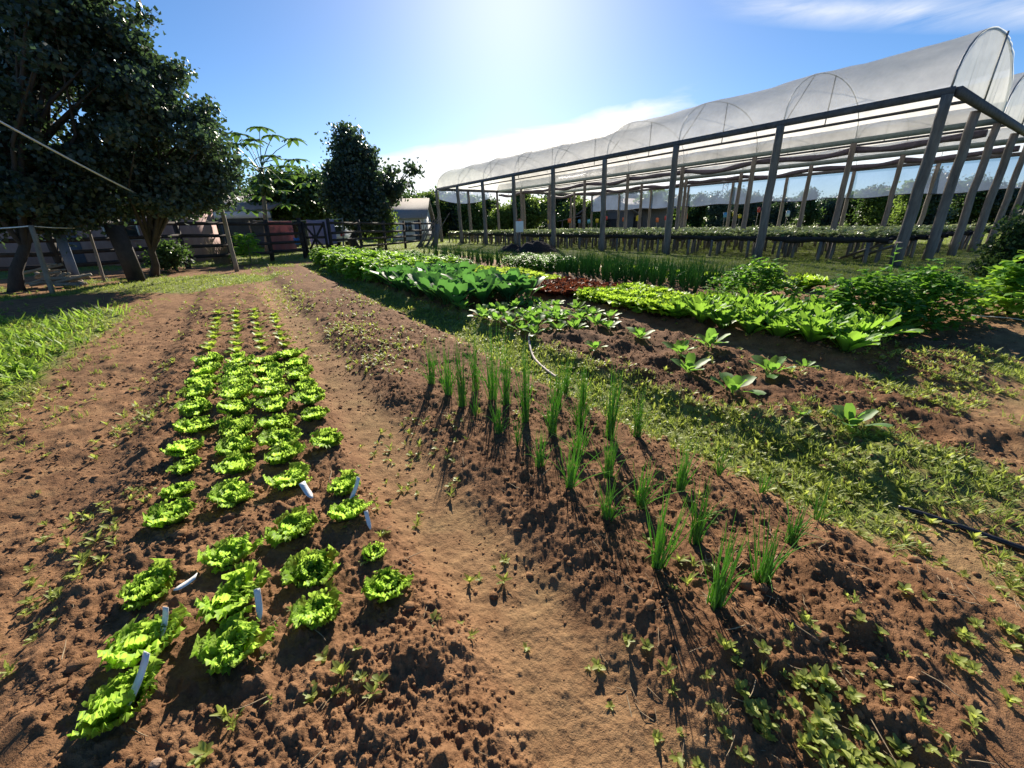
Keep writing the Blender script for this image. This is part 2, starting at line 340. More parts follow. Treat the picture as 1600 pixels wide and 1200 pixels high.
def cover(x, y):
    """where the ground is grassy (g), trodden sand (s) and how many weeds grow (wd)"""
    u, v, wob, b1, b2, b3, b4, b5 = masks(x, y)
    bed = np.clip(b1 + b2 + b3 + b4 + b5, 0, 1)
    nz = fbm(x * 1.3, y * 1.3, 4, 77); nz2 = fbm(x * .5, y * .5, 3, 55)
    strip = band(v, 2.2, 2.85, .18) * band(u, .2, 20, .3)
    right = sst(v, 2.1, 2.5) * (1 - sst(u, .1, .9)) * (1 - sst(np.hypot(x, y), 12, 16))
    east = sst(v, 3, 4.5) * (1 - sst(u, .6, 2.2))
    leftg = (1 - sst(v, -2.35, -1.75)) * band(u, 3.2, 10.6, .9)
    edge = (1 - sst(v, -2.0, -1.2)) * band(u, 3, 12, 1.2)
    lawn = np.clip(sst(v, 10.5, 13) + sst(y - .55 * np.abs(x), 13.0, 17.5), 0, 1) * (1 - 0)
    lawn = np.clip(lawn + sst(np.hypot(x, y), 20, 26), 0, 1) * (1 - bed)
    yard = sst(u, 11.2, 13.2) * (1 - sst(v, 1.2, 2.2)) * (1 - sst(np.hypot(x, y), 24, 28))
    g = np.clip(yard * .75 * sst(nz2, .36, .58) + strip * .75 + band(v, 2.7, 3.5, .2) * band(u, -.6, 1.2, .4) * .5 + right * .62 * sst(nz, .35, .6) + leftg * .95 + edge * .35 + lawn * .9 + east * .28 * sst(nz, .4, .65), 0, 1)
    sand = np.clip(band(v, .36, .88, .2) * .62 + band(v, -2.0, -.95, .3) * .35 + right * .7 + band(v, 2.2, 2.9, .2) * .45 + band(v, 4.6, 5.1, .2) * .35 + east * .4, 0, 1)
    wd = strip * 1.0 + band(v, 2.7, 3.4, .2) * band(u, -.6, .9, .4) * .6 * sst(nz, .3, .5) + right * 1.0 * sst(nz, .36, .54) + leftg * 1.0 + edge * .5 * sst(nz, .4, .6) + .16 * bed * sst(nz, .5, .72) + .17 * band(v, .3, .95, .15) * sst(nz, .45, .62) + east * .7 * sst(nz, .42, .6)
    wd = wd + yard * .8 * sst(nz2, .36, .58)
    wd = wd + band(v, .85, 1.5, .15) * band(u, -.1, .3, .12) * .5 * sst(nz, .4, .6) + b2 * sst(u, 3.2, 4.2) * .45 * sst(nz, .42, .6) + b2 * .22 * sst(nz2, .45, .6) + b1 * sst(u, 8, 9) * .15 + band(v, .3, 1.0, .2) * sst(u, 7.2, 8.2) * (1 - sst(u, 12, 14)) * .7
    wd = wd + band(v, -1.05, -.8, .1) * .35 * sst(nz, .45, .6)
    return g, sand, wd
def make_ground():
    rr = [.22]
    while rr[-1] < 11: rr.append(rr[-1] * 1.0068)
    while rr[-1] < 900: rr.append(rr[-1] * 1.03)
    rr = np.array(rr); aa = np.concatenate([np.arange(-63, 63.01, .2), np.arange(72, 289, 9)]); aa = np.radians(aa)
    Rg, Ag = np.meshgrid(rr, aa, indexing='ij'); X = Rg * np.sin(Ag); Y = Rg * np.cos(Ag)
    Z = height(X, Y)
    nr, na = X.shape; V = np.stack([X, Y, Z], -1).reshape(-1, 3)
    i = np.arange(nr - 1)[:, None] * na; j = np.arange(na)[None]; j2 = (j + 1) % na
    Q = np.stack([i + j, i + j2, i + na + j2, i + na + j], -1).reshape(-1, 4)[:, ::-1]
    V = np.concatenate([V, [[0, 0, float(height(np.zeros(1), np.zeros(1))[0])]]]); c = len(V) - 1
    T = np.stack([np.full(na, c), (np.arange(na) + 1) % na, np.arange(na)], -1)
    g, s_, wd = cover(V[:, 0], V[:, 1]); mk = masks(V[:, 0], V[:, 1]); dp = np.clip(mk[5] + .75 * mk[4] + .8 * mk[6] + .3 * mk[3], 0, 1); s_ = s_ * (1 - .8 * np.clip(mk[5] + mk[6], 0, 1))
    o = build('ground', V, [Q, T], M['ground'], None, {'grass': g, 'sand': s_, 'damp': dp}, True); o['kind'] = 'structure'
make_ground()

# ------------------------------------------------------------------ plants: leaf and rosette builders
def leaf(mb, base, az_, th, L, W, curl, nl=6, nw=4, ruf=0.0, stem=.12, cup=.25, shape=.6, tipw=.25, tint=.5, stemw=.1, rk=5.0, pts=None):
    t = np.linspace(0, 1, nl + 1)[:, None]; s = np.linspace(-1, 1, nw + 1)[None]
    ang = th - curl * t[:, 0] ** 1.3; dt = L / nl
    r = np.concatenate([[0], np.cumsum(np.cos(ang[:-1]) * dt)]); z = np.concatenate([[0], np.cumsum(np.sin(ang[:-1]) * dt)])
    tt = np.clip((t - stem) / (1 - stem), 0, 1)
    prof = np.where(t <= stem, stemw, stemw + (1 - stemw) * np.sin(np.pi * np.clip(tt, 0, 1) ** shape * (1 - tipw / 3.2)) ** .8)
    prof[-1] *= tipw + .25
    wv = W * prof * s
    nr, nz_ = -np.sin(ang)[:, None], np.cos(ang)[:, None]
    ph = random.uniform(0, 6.28)
    amp = ruf * (np.abs(s) ** 1.4 * tt + .8 * tt ** 3 * (1 - s * s))
    off = cup * W * prof * s * s + amp * np.sin(rk * (t * 3.2 * np.sign(s + 1e-6) + s * 1.7) + ph) + amp * .45 * np.sin(rk * 2.3 * (t * 2.7 - s * 2.1) + ph * 2)
    wv = wv + amp * .6 * np.cos(rk * 1.4 * t * 3 + ph) * np.sign(s)
    rr = r[:, None] + nr * off; zz = z[:, None] + nz_ * off
    ca, sa = math.cos(az_), math.sin(az_)
    P = np.stack([base[0] + rr * ca - wv * sa, base[1] + rr * sa + wv * ca, base[2] + zz], -1)
    mb.grid(P, np.clip(tint + (np.abs(s) - .5) * .12 + .22 * np.clip(1 - np.abs(s) * 3, 0, 1) + 0 * t + (t - .5) * .2, 0, 1))

def rosette(name, mat, n, L, W, th0, th1, curl0, curl1, rng=0, jit=.2, r0=.01, **kw):
    random.seed(rng); mb = MB()
    for i in range(n):
        f = (i + .5) / n                                   # 0 inner, 1 outer
        a = i * 2.39996 + random.uniform(-.3, .3)
        l = L * (.55 + .45 * f ** .7) * random.uniform(1 - jit, 1 + jit)
        k2 = dict(kw); tint = random.uniform(.2, .8) * .7 + .3 * (1 - f)
        leaf(mb, (r0 * f * math.cos(a), r0 * f * math.sin(a), .0), a, th0 + (th1 - th0) * f + random.uniform(-.14, .14), l,
             W * (.65 + .35 * f) * random.uniform(.85, 1.12), curl0 + (curl1 - curl0) * f + random.uniform(-.2, .2), tint=tint, **k2)
    return mb.build(name, mat, smooth=True, link=False)

LETT = [rosette('lettuce_head', M['lettuce'], 38, .13, .046, 1.45, .72, .1, .35, 100 + i, .3, .035, nl=10, nw=12, ruf=.016, stem=.08, cup=.05, shape=.95, tipw=1.15, stemw=.28, rk=8) for i in range(6)]
SEED = [rosette('lettuce_seedling', M['seedling'], 7, .09, .034, 1.2, .45, .3, .7, 200 + i, .25, .005, nl=4, nw=3, ruf=.004, stem=.15, tipw=.7) for i in range(3)]
CURLY = [rosette('curly_lettuce', M['curly'], 52, .30, .095, 1.5, .55, .5, .9, 300 + i, .15, .04, nl=6, nw=6, ruf=.022, stem=.05, cup=.1, shape=.8, tipw=.9, stemw=.35, rk=6) for i in range(3)]
PALE = [rosette('pale_lettuce', M['pale'], 26, .25, .08, 1.5, .7, .3, .6, 330 + i, .2, .03, nl=5, nw=4, ruf=.014, stem=.05, tipw=.9, stemw=.3, rk=6) for i in range(3)]
REDL = [rosette('red_lettuce', M['redleaf'], 30, .24, .075, 1.5, .65, .4, .7, 360 + i, .2, .03, nl=5, nw=5, ruf=.018, stem=.05, tipw=.9, stemw=.3, rk=6) for i in range(3)]
ROMA = [rosette('romaine_plant', M['romaine'], 24, .39, .066, 1.5, .72, .2, .65, 400 + i, .2, .03, nl=7, nw=6, ruf=.014, stem=.16, cup=.3, shape=.62, tipw=.55, stemw=.2) for i in range(3)]
COLL = [rosette('collard_plant', M['collard'], 15, .58, .14, 1.5, .85, .15, .75, 500 + i, .18, .03, nl=7, nw=5, ruf=.012, stem=.42, cup=.22, shape=.6, tipw=.7, stemw=.06) for i in range(3)]
BROC = [rosette('brassica_seedling', M['broccoli'], 9, .28, .07, 1.4, .6, .2, .7, 600 + i, .22, .01, nl=6, nw=4, ruf=.006, stem=.35, cup=.2, shape=.6, tipw=.6, stemw=.09) for i in range(4)]
def bush(name, mat, n, R, H, lw, rng, stems=9, nleaf=3, ragged=.25, low=.08):
    """dome of trifoliate leaves on thin stems"""
    random.seed(rng); mb = MB()
    for i in range(n):
        a = random.uniform(0, 6.283); q = random.random() ** .55; zf = low + (1 - low) * random.random() ** .8
        prof = math.sqrt(max(0.02, 1 - (zf * .93) ** 2.2)); rr = R * q * prof * random.uniform(1 - ragged, 1 + ragged)
        b = (rr * math.cos(a), rr * math.sin(a), H * zf * (1 - .25 * q) * random.uniform(1 - ragged, 1 + ragged * .6))
        for k in range(nleaf):
            leaf(mb, b, a + (k - (nleaf - 1) / 2) * 1.1 + random.uniform(-.4, .4), random.uniform(-.5, .7), lw * 2.1 * random.uniform(.7, 1.2), lw * random.uniform(.7, 1.1), random.uniform(.1, .9), nl=3, nw=2, ruf=lw * .12, stem=.2, tipw=.3, tint=random.uniform(.1, .9))
    for i in range(stems):
        a = random.uniform(0, 6.283); rr = R * random.uniform(.2, .75)
        mb.tube([(0, 0, 0), (rr * .5 * math.cos(a), rr * .5 * math.sin(a), H * .45), (rr * math.cos(a), rr * math.sin(a), H * .85)], [.008, .006, .003], 4, False)
    return mb.build(name, mat, smooth=True, link=False)
BEAN = [bush('leafy_bush', M['bean'], 130, .36, .55, .055, 700 + i) for i in range(3)]
PARS = [bush('parsley_bush', M['parsley'], 300, .36, .42, .026, 720 + i) for i in range(2)]
def blades(name, mat, n, H, spread, w_, rng, lean=.22, droop=.5, k=6):
    random.seed(rng); mb = MB()
    for i in range(n):
        a = random.uniform(0, 6.283); q = random.random(); b = Vector((spread * q * math.cos(a), spread * q * math.sin(a), -.01))
        h = H * random.uniform(.45, 1.05); ln = random.gauss(0, lean); a2 = random.uniform(0, 6.283); dr = random.random() ** 4 * droop
        P = []
        for t in np.linspace(0, 1, k):
            d = h * (ln * t + dr * t ** 2.5); P.append(b + Vector((d * math.cos(a2), d * math.sin(a2), h * t * (1 - .35 * dr * t))))
        rr = [w_ * (1 - .85 * t ** 2) for t in np.linspace(0, 1, k)]
        s0 = mb.n; mb.tube(P, rr, 4, False); mb.T[-1] = np.full(mb.n - s0, random.uniform(.1, .9))
    return mb.build(name, mat, smooth=True, link=False)
CHIV = [blades('chive_clump', M['chive'], 36, .30, .024, .0024, 800 + i, .2, .8) for i in range(4)] + [blades('chive_clump', M['chive'], 12, .30, .016, .0024, 820 + i, .22, .6) for i in range(2)]
ONION = [blades('spring_onion', M['onion'], 20, .66, .06, .008, 840 + i, .12, .6, 5) for i in range(3)]

# ------------------------------------------------------------------ bed 1: lettuces and seedlings, nearest first in each row
ORD = 'first second third fourth fifth sixth seventh eighth ninth tenth eleventh twelfth thirteenth fourteenth fifteenth sixteenth seventeenth eighteenth nineteenth twentieth'.split()
ROWN = ['the leftmost lettuce row', 'the second lettuce row from left', 'the third lettuce row from left', 'the lettuce row beside the sandy path']
LR = [[(190, 1095, 1.05), (220, 1000, 1.0), (228, 908, .95), (270, 797, .9), (277, 757, .75), (290, 722, .62), (285, 698, .95), (306, 662, .95), (303, 638, .95), (312, 612, .95), (318, 594, 1), (322, 578, 1), (326, 564, 1)],
      [(364, 1000, .95), (366, 932, 1.1), (358, 860, .9), (360, 765, .95), (366, 722, .95), (370, 690, 1), (372, 664, 1), (369, 640, 1), (370, 617, 1), (372, 597, 1), (373, 580, 1), (374, 566, 1)],
      [(497, 948, .85), (486, 880, 1.0), (462, 815, 1.0), (450, 738, 1.0), (440, 704, 1), (437, 679, 1), (433, 655, 1), (430, 633, 1), (430, 613, 1), (424, 594, 1), (420, 578, 1), (415, 562, 1)],
      [(602, 905, .85), (582, 848, .55), (547, 790, .9), (535, 748, .9), (510, 680, .95), (494, 643, .95), (484, 620, 1), (476, 601, 1), (468, 583, 1), (463, 567, 1), (456, 553, 1)]]
for ri, row in enumerate(LR):
    for k, (px, py, s) in enumerate(row):
        x, y = gp(px, py, .13); lb = 'small ' if s < .8 else ('broad ' if s > 1.04 else '')
        end = 'from the near end'
        put('lettuce', LETT[(k * 3 + ri) % 6], (x, y, hz(x, y) - .012), random.uniform(0, 6.28), (lambda q: (q * random.uniform(.92, 1.08), q * random.uniform(.92, 1.08), q * random.uniform(1, 1.25)))(s * .73 * (1 + .034 * k)), f'{lb}curly lettuce, {ORD[k]} {end} of {ROWN[ri]}', 'lettuce', 'curly lettuces in the four rows at left', tilt=.12)
SR = [[(329, 549), (332, 540), (335, 530), (336, 521), (337, 512), (339, 504), (340, 497), (341, 491)], [(371, 549), (370, 539), (370, 529), (372, 519), (371, 510), (370, 502), (370, 495), (370, 489)],
      [(412, 546), (408, 536), (405, 526), (404, 516), (402, 507), (401, 499), (399, 492), (398, 486)], [(447, 541), (442, 531), (438, 521), (435, 511), (432, 503), (430, 496), (428, 490)]]
for ri, row in enumerate(SR):
    for k, (px, py) in enumerate(row):
        x, y = gp(px, py, .09)
        put('lettuce_seedling', SEED[(k + ri) % 3], (x, y, hz(x, y)), random.uniform(0, 6.28), 1.25, f'tiny pale seedling, {ORD[k]} past the full heads of {ROWN[ri]}', 'seedling', 'young lettuce seedlings at the far end of the bed')

# ------------------------------------------------------------------ bed 2: chives in four rows
CH = [(675, 602, 55), (700, 614, 65), (723, 631, 85), (743, 610, 75), (743, 645, 45), (770, 625, 90), (779, 673, 50), (791, 630, 80), (821, 655, 95), (808, 697, 45), (843, 730, 50), (863, 678, 75), (872, 630, 50), (884, 607, 50), (891, 768, 60), (902, 712, 55), (911, 623, 50), (906, 663, 50), (953, 680, 90), (950, 747, 65), (948, 815, 55), (996, 673, 60), (1002, 787, 55), (1064, 760, 55), (1027, 885, 90), (1085, 845, 80), (1115, 955, 100), (1190, 910, 70), (1235, 845, 50), (1282, 805, 45), (1125, 735, 40), (1190, 765, 35)]
CR = {0: [], 1: [], 2: [], 3: []}
for px, py, h in CH:
    x, y = gp(px, py, .085); u, v = uv(x, y); k = int(np.argmin([abs(v - c) for c in (1.26, 1.53, 1.84, 2.12)])); CR[k].append((u, x, y, h, px, py))
CN = ['the chive row nearest the path', 'the second row from the path', 'the third row from the path', 'the row beside the grassy strip']
for k, row in CR.items():
    for i, (u, x, y, h, px, py) in enumerate(sorted(row)):
        fw = math.hypot(math.hypot(x, y), CAM_H - .15) * .93; H = h / FPX * fw * 1.12
        lb = 'tall ' if H > .29 else ('sparse short ' if H < .17 else '')
        put('chive_clump', CHIV[(i + k) % 4] if h > 45 else CHIV[4 + i % 2], (x, y, hz(x, y) - .01), random.uniform(0, 6.28), (.9 + .9 * H, .9 + .9 * H, H / .21), f'{lb}chive clump, {ORD[i]} from the near end of {CN[k]}', 'chive', 'chive clumps on the dark soil bed')

# ------------------------------------------------------------------ beds 3 to 5: rows of vegetables running back to the fence
def rows(name, protos, us, vs, s, label, cat, group, jit=.06, zoff=0.0, sj=.12):
    random.seed(int(sum(vs) * 100) + len(us))
    for v in vs:
        for k, u in enumerate(us):
            x, y = xy(u + random.uniform(-jit, jit), v + .012 * u + random.uniform(-jit, jit))
            sc = s * random.uniform(1 - sj, 1 + sj)
            put(name, random.choice(protos), (x, y, hz(x, y) - .015 + zoff), random.uniform(0, 6.28), sc, label, cat, group, tilt=.08)
ar = np.arange
rows('collard_plant', COLL, ar(6.15, 10.3, .44), (2.9, 3.4, 3.9, 4.35), 1.0, 'large collard with broad upright dark green leaves among the collards beyond the grassy strip', 'collard', 'collards in front of the pale lettuces')
rows('leafy_bush', BEAN, ar(10.6, 19.3, .62), (2.95, 3.5, 4.1, 4.8), 1.08, 'bushy bright green plant in the thicket between the collards and the gate', 'bush', 'light green bushes at the far end of the bed', .12)
rows('brassica_seedling', BROC, ar(3.95, 6.05, .3), (2.9, 3.25, 3.6, 3.95, 4.3), .8, 'young brassica plant in the short rows between the collards and the bare clods', 'brassica', 'young brassicas in rows', .08)
rows('romaine_plant', ROMA, ar(1.5, 3.5, .33), (5.25, 5.65, 6.05, 6.45), 1.0, 'romaine with long upright glossy leaves in the block at the near end of its bed', 'romaine', 'romaine plants near the right of the garden', .05)
rows('curly_lettuce', CURLY, ar(3.7, 5.75, .37), (5.3, 5.72, 6.14, 6.5), 1.0, 'dense dome of frilly bright green lettuce between the romaine and the red lettuces', 'lettuce', 'frilly green lettuce domes', .04)
rows('red_lettuce', REDL, ar(5.95, 7.35, .3), (5.2, 5.53, 5.86, 6.19, 6.5), 1.0, 'dark red lettuce in the red block between frilly green and yellow green lettuces', 'lettuce', 'dark red lettuces', .04)
rows('pale_lettuce', PALE, ar(7.6, 11.3, .3), (5.2, 5.53, 5.86, 6.19, 6.5), 1.0, 'yellow green leafy lettuce in the block beyond the red lettuces', 'lettuce', 'yellow green lettuces', .04)
rows('parsley_bush', PARS, ar(11.8, 18.5, .6), (5.4, 6.1), 1.0, 'low green herb bush beyond the yellow green lettuces', 'herb', 'low herbs toward the greenhouse corner', .1)
rows('spring_onion', ONION, ar(4.9, 9.6, .26), (7.7, 8.05, 8.4, 8.75, 9.1), 1.0, 'spring onion with upright tubular leaves in the tall onion block', 'onion', 'spring onions in the tall green block', .05)
rows('spring_onion', ONION, ar(12.4, 19.5, .42), (7.6, 8.1, 8.6), .95, 'spring onion in the far narrow onion row before the greenhouse', 'onion', 'spring onions in the far row', .08)
rows('parsley_bush', PARS, ar(9.95, 12.1, .5), (7.7, 8.25, 8.8), 1.05, 'green parsley bush between the two blocks of spring onions', 'parsley', 'parsley beyond the onions', .08)
rows('curly_lettuce', CURLY, ar(4.3, 10.5, .8), (9.75,), 1.25, 'round frilly lettuce in the single row behind the spring onions', 'lettuce', 'frilly lettuces behind the onions', .15)
for k, (px, py, s) in enumerate([(1075, 582, .8), (1145, 612, .95), (1205, 583, .9), (1330, 662, .75), (1248, 655, .35), (1000, 528, .85), (1062, 555, .8), (1108, 548, .95), (930, 545, .6), (950, 515, .8), (1262, 560, .5), (870, 500, .9)]):
    x, y = gp(px, py, .10)
    lbs = ['small brassica seedling with two lit leaves left of the pale star shaped one', 'pale star shaped brassica seedling alone on the dark clods', 'brassica seedling with two broad lit leaves just left of the last romaine', 'brassica seedling nearest the right end of the clod bed', 'tiny brassica seedling between the star shaped one and the right end', 'low brassica seedling at the foot of the frilly lettuces', 'brassica seedling with wavy leaves in front of the romaine block', 'larger brassica seedling close under the romaine leaves', 'small brassica seedling on the clods right of the pale hose', 'brassica seedling at the near edge of the short brassica rows', 'tiny pale seedling at the foot of the last romaine', 'brassica seedling behind the upper end of the pale hose']
    put('brassica_seedling', BROC[k % 4], (x, y, hz(x, y) - .01), random.uniform(0, 6.28), s, lbs[k], 'brassica', 'single brassica seedlings on the clods')
def bigbush(name, mat, px, py, z, R, H, n, lw, rng, label, cat):
    x, y = gp(px, py, z); t = thing(name, label, cat, (x, y, hz(x, y) - .02))
    put('foliage', bush('foliage', mat, n, R, H, lw, rng, 0), (0, 0, 0), parent=t)
    mb = MB(); random.seed(rng)
    for i in range(14):
        a = random.uniform(0, 6.283); rr = R * random.uniform(.3, .7)
        mb.tube([(0, 0, 0), (rr * .5 * math.cos(a), rr * .5 * math.sin(a), H * .5), (rr * math.cos(a), rr * math.sin(a), H * .85)], [.012, .009, .004], 5)
    mb.build('stem', M['parsley'], t); return t
bigbush('celery_bush', M['parsley'], 1345, 505, .1, .74, .84, 760, .038, 901, 'wide dark green leafy bush casting a deep shadow right of the romaine', 'bush')
bigbush('celery_bush', M['parsley'], 1430, 500, .1, .66, .80, 640, .036, 902, 'rounded dark green bush joined to the right side of the wide leafy bush', 'bush')
bigbush('celery_bush', M['parsley'], 1175, 470, .1, .80, .78, 680, .036, 903, 'leafy dark green bush at the near end of the spring onions', 'bush')
bigbush('leafy_plant', M['bean'], 1572, 500, .05, .60, .82, 260, .06, 904, 'broad leaved light green plant at the right edge of the garden', 'plant')
x, y = gp(1260, 448, .05); put('curly_lettuce', CURLY[1], (x, y, hz(x, y)), 1.0, 1.5, 'lone round frilly lettuce on bare soil before the greenhouse planks', 'lettuce')
x, y = gp(1190, 432, .05); put('curly_lettuce', CURLY[2], (x, y, hz(x, y)), 2.0, 1.7, 'round pale lettuce rising behind the leafy bush near the onions', 'lettuce')
def flower():
    x, y = gp(1372, 482, .1); t = thing('flowering_stalk', 'tall thin stalk with a pale flower above the wide leafy bush', 'flower', (x, y, hz(x, y)))
    mb = MB(); mb.tube([(0, 0, 0), (.02, 0, .5), (.0, .02, .98)], [.008, .007, .004], 5)
    for k in range(9): leaf(mb, (0, 0, .4 + .06 * k), k * 2.4, .4, .12, .035, .6, 4, 2, tint=.6)
    mb.build('stem', M['parsley'], t)
    mb = MB()
    for k in range(10): leaf(mb, (0, .02, .97), k * .63, .5, .06, .022, .6, 3, 2, tint=.6)
    mb.build('petals', M['petal'], t)
flower()

# ------------------------------------------------------------------ weeds, grass, clods, straw: ground cover nobody could count
def scatter_template(tmpl, X, Y, S, name, mat, zoff=0.0, tilt=.15, seed=1, zs=None):
    """merge many copies of template plants into one mesh"""
    rg = np.random.default_rng(seed); Z = height(X, Y) + zoff; Vs = []; Fs = []; Ts = []; n = 0
    which = rg.integers(0, len(tmpl), len(X))
    for ti, (V, F, T) in enumerate(tmpl):
        idx = np.nonzero(which == ti)[0]
        if not len(idx): continue
        m = len(idx); a = rg.random(m) * 6.283; ca, sa = np.cos(a)[:, None], np.sin(a)[:, None]; s = S[idx][:, None]
        tx = rg.normal(0, tilt, m)[:, None]; ty = rg.normal(0, tilt, m)[:, None]
        vx, vy, vz = V[None, :, 0] * s, V[None, :, 1] * s, V[None, :, 2] * s
        if zs is not None: vz = vz * zs[idx][:, None]
        px_ = vx * ca - vy * sa + tx * vz; py_ = vx * sa + vy * ca + ty * vz
        P = np.stack([px_ + X[idx][:, None], py_ + Y[idx][:, None], vz + Z[idx][:, None]], -1)
        Vs.append(P.reshape(-1, 3)); Fs.append((F[None] + (np.arange(m) * len(V))[:, None, None]).reshape(-1, F.shape[1]) + n)
        Ts.append(np.clip(T[None] + rg.normal(0, .2, m)[:, None], 0, 1).ravel()); n += m * len(V)
    return build(name, np.concatenate(Vs), np.concatenate(Fs), mat, None, {'tint': np.concatenate(Ts)}, True)
def as_template(mb): return (np.concatenate(mb.V), np.concatenate(mb.q), np.concatenate(mb.T))
def weedt(rng, n, L, W, th, nl=2, nw=2):
    random.seed(rng); mb = MB()
    for i in range(n):
        zb = random.uniform(0, L * .5)
        leaf(mb, (0, 0, zb), i * 2.4 + random.uniform(-.4, .4), th + random.uniform(-.4, .4), L * random.uniform(.6, 1.2), W * random.uniform(.7, 1.2), random.uniform(.2, 1.0), nl, nw, stem=.25, tipw=.4, tint=random.uniform(.2, .8))
    return as_template(mb)
def tuft(rng, n, H, w_):
    random.seed(rng); mb = MB()
    for i in range(n):
        a = random.uniform(0, 6.283); leaf(mb, (random.gauss(0, .02), random.gauss(0, .02), 0), a, random.uniform(.6, 1.5), H * random.uniform(.5, 1.1), w_, random.uniform(.2, 1.3), 3, 1, stem=0, tipw=.0, stemw=.7, tint=random.uniform(.1, .9))
    return as_template(mb)
WEED = [weedt(10 + i, 7, .028, .008, .6) for i in range(4)] + [weedt(20 + i, 10, .036, .006, .9) for i in range(2)]
TUFT = [tuft(30 + i, 13, .075, .0028) for i in range(4)]
def sample(n, rmin, rmax, fn, seed, amax=63):
    """random spots with density falling with distance, kept with probability fn"""
    rg = np.random.default_rng(seed); r = rmin * (rmax / rmin) ** rg.random(n); a = np.radians(rg.uniform(-amax, amax, n)); X = r * np.sin(a); Y = r * np.cos(a)
    p = fn(X, Y) * np.clip((r / 3.9) ** 1.9, .015, 1); k = rg.random(n) < p; return X[k], Y[k], rg
X, Y, rg = sample(120000, .5, 19, lambda x, y: cover(x, y)[2] * .6, 5)
tag(scatter_template(WEED, X, Y, rg.uniform(.45, 1.25, len(X)) * (1 + .04 * np.hypot(X, Y)), 'weeds', M['weed'], -.004, .2, 6), 'low green weeds creeping over the soil and the path edges', 'weeds', kind='stuff')
X, Y, rg = sample(90000, .6, 20, lambda x, y: cover(x, y)[0] * .5, 8)
tag(scatter_template(TUFT, X, Y, rg.uniform(.35, .85, len(X)) * (1 + .05 * np.hypot(X, Y)), 'grass', M['grass'], -.004, .25, 9), 'short green grass on the strip and in the patch at left', 'grass', kind='stuff')
def leftpatch(x, y):
    u = -x * ST + y * CT; v = x * CT + y * ST; return (1 - sst(v, -2.5, -1.75)) * band(u, 3.4, 10.3, .8) * (.35 + .65 * sst(fbm(x * 1.6, y * 1.6, 3, 9), .35, .6))
X, Y, rg = sample(26000, 3, 13, leftpatch, 12)
tag(scatter_template(WEED + TUFT[:1], X, Y, rg.uniform(1.5, 3.6, len(X)), 'tall_grass', leafmat('lush_grass', (.10, .2, .03), (.24, .36, .06), (.38, .58, .07), .5), -.01, .3, 13), 'lush bright green grass and weeds left of the bare soil', 'grass', kind='stuff')
X, Y, rg = sample(60000, 14, 75, lambda x, y: cover(x, y)[0] * .6, 15)
tag(scatter_template(TUFT, X, Y, rg.uniform(.5, 1.1, len(X)) * (.7 + .045 * np.hypot(X, Y)), 'lawn_grass', M['grass'], -.01, .25, 16), 'mown grass around the greenhouse and behind the fence', 'grass', kind='stuff')
# clods
def clodt(rng):
    import bmesh
    bm = bmesh.new(); bmesh.ops.create_icosphere(bm, subdivisions=1, radius=1); rgc = np.random.default_rng(rng)
    V = np.array([v.co[:] for v in bm.verts]) * (1 + rgc.uniform(-.28, .28, (len(bm.verts), 1))) * np.array([1, .8, .7]); F = np.array([[v.index for v in f.verts] for f in bm.faces]); bm.free()
    return V, F, np.full(len(V), .5)
CL = [clodt(i) for i in range(5)]
def clodp(x, y):
    u, v, wob, b1, b2, b3, b4, b5 = masks(x, y); return np.clip(.3 + .8 * np.clip(b1 + b2 + b3 + b4, 0, 1) + .25 * (v < -.8), 0, 1) * (.25 + sst(fbm(x * 2.2, y * 2.2, 3, 66), .4, .65))
X, Y, rg = sample(190000, .5, 9, clodp, 21)
S = .0028 * np.exp(rg.normal(0, .65, len(X))) * (1 + .35 * np.hypot(X, Y) ** .6)
tag(scatter_template(CL, X, Y, np.clip(S, .002, .035), 'soil_clods', M['clod'], 0, .1, 22), 'crumbly brown clods of soil lying on the beds', 'soil', kind='stuff')
# straw and dry roots
def strawt(rng):
    random.seed(rng); mb = MB(); P = [Vector((0, 0, .004))]; d = random.uniform(-.5, .5); a = 0
    for k in range(5): a += random.gauss(0, d * .6 + .15); P.append(P[-1] + Vector((math.cos(a), math.sin(a), random.uniform(-.12, .16))) * .02)
    mb.tube(P, [.0016, .002, .002, .0018, .0014, .0008], 4, False); return as_template(mb)
ST_ = [strawt(40 + i) for i in range(7)]
def strawp(x, y):
    u, v, wob, b1, b2, b3, b4, b5 = masks(x, y); return .22 * (b2 + .6 * b1) + .9 * band(v, .6, 2.2, .2) * band(u, -.6, .7, .3) * sst(fbm(x * 3, y * 3, 2, 88), .4, .6) + .1 * b3
X, Y, rg = sample(14000, .5, 6, strawp, 25)
tag(scatter_template(ST_, X, Y, rg.uniform(.25, .5, len(X)) * rg.uniform(1, 2.6, len(X)), 'dry_roots', M['straw'], .003, .3, 26), 'dry straw coloured roots and stalks strewn over the soil', 'roots', kind='stuff')
# lush weeds at the bottom edge of the chive bed
WBIG = [weedt(60 + i, 14, .075, .019, .7, 3, 2) for i in range(4)]
def lushp(x, y):
    u = -x * ST + y * CT; v = x * CT + y * ST; return band(x, .40, 1.0, .07) * band(y, .45, .80, .04) * sst(fbm(x * 6, y * 6, 2, 99), .34, .52) + .35 * band(v, 1.6, 2.5, .3) * band(u, -.5, .25, .15) * sst(fbm(x * 4, y * 4, 2, 98), .5, .62)
X, Y, rg = sample(34000, .55, 2.6, lushp, 30)
k = rg.random(len(X)) < .9; X, Y = X[k], Y[k]
tag(scatter_template(WBIG, X, Y, rg.uniform(.2, .46, len(X)), 'broadleaf_weeds', M['weed'], -.004, .25, 31), 'broad leaved grey green weeds at the near end of the chive bed', 'weeds', kind='stuff')
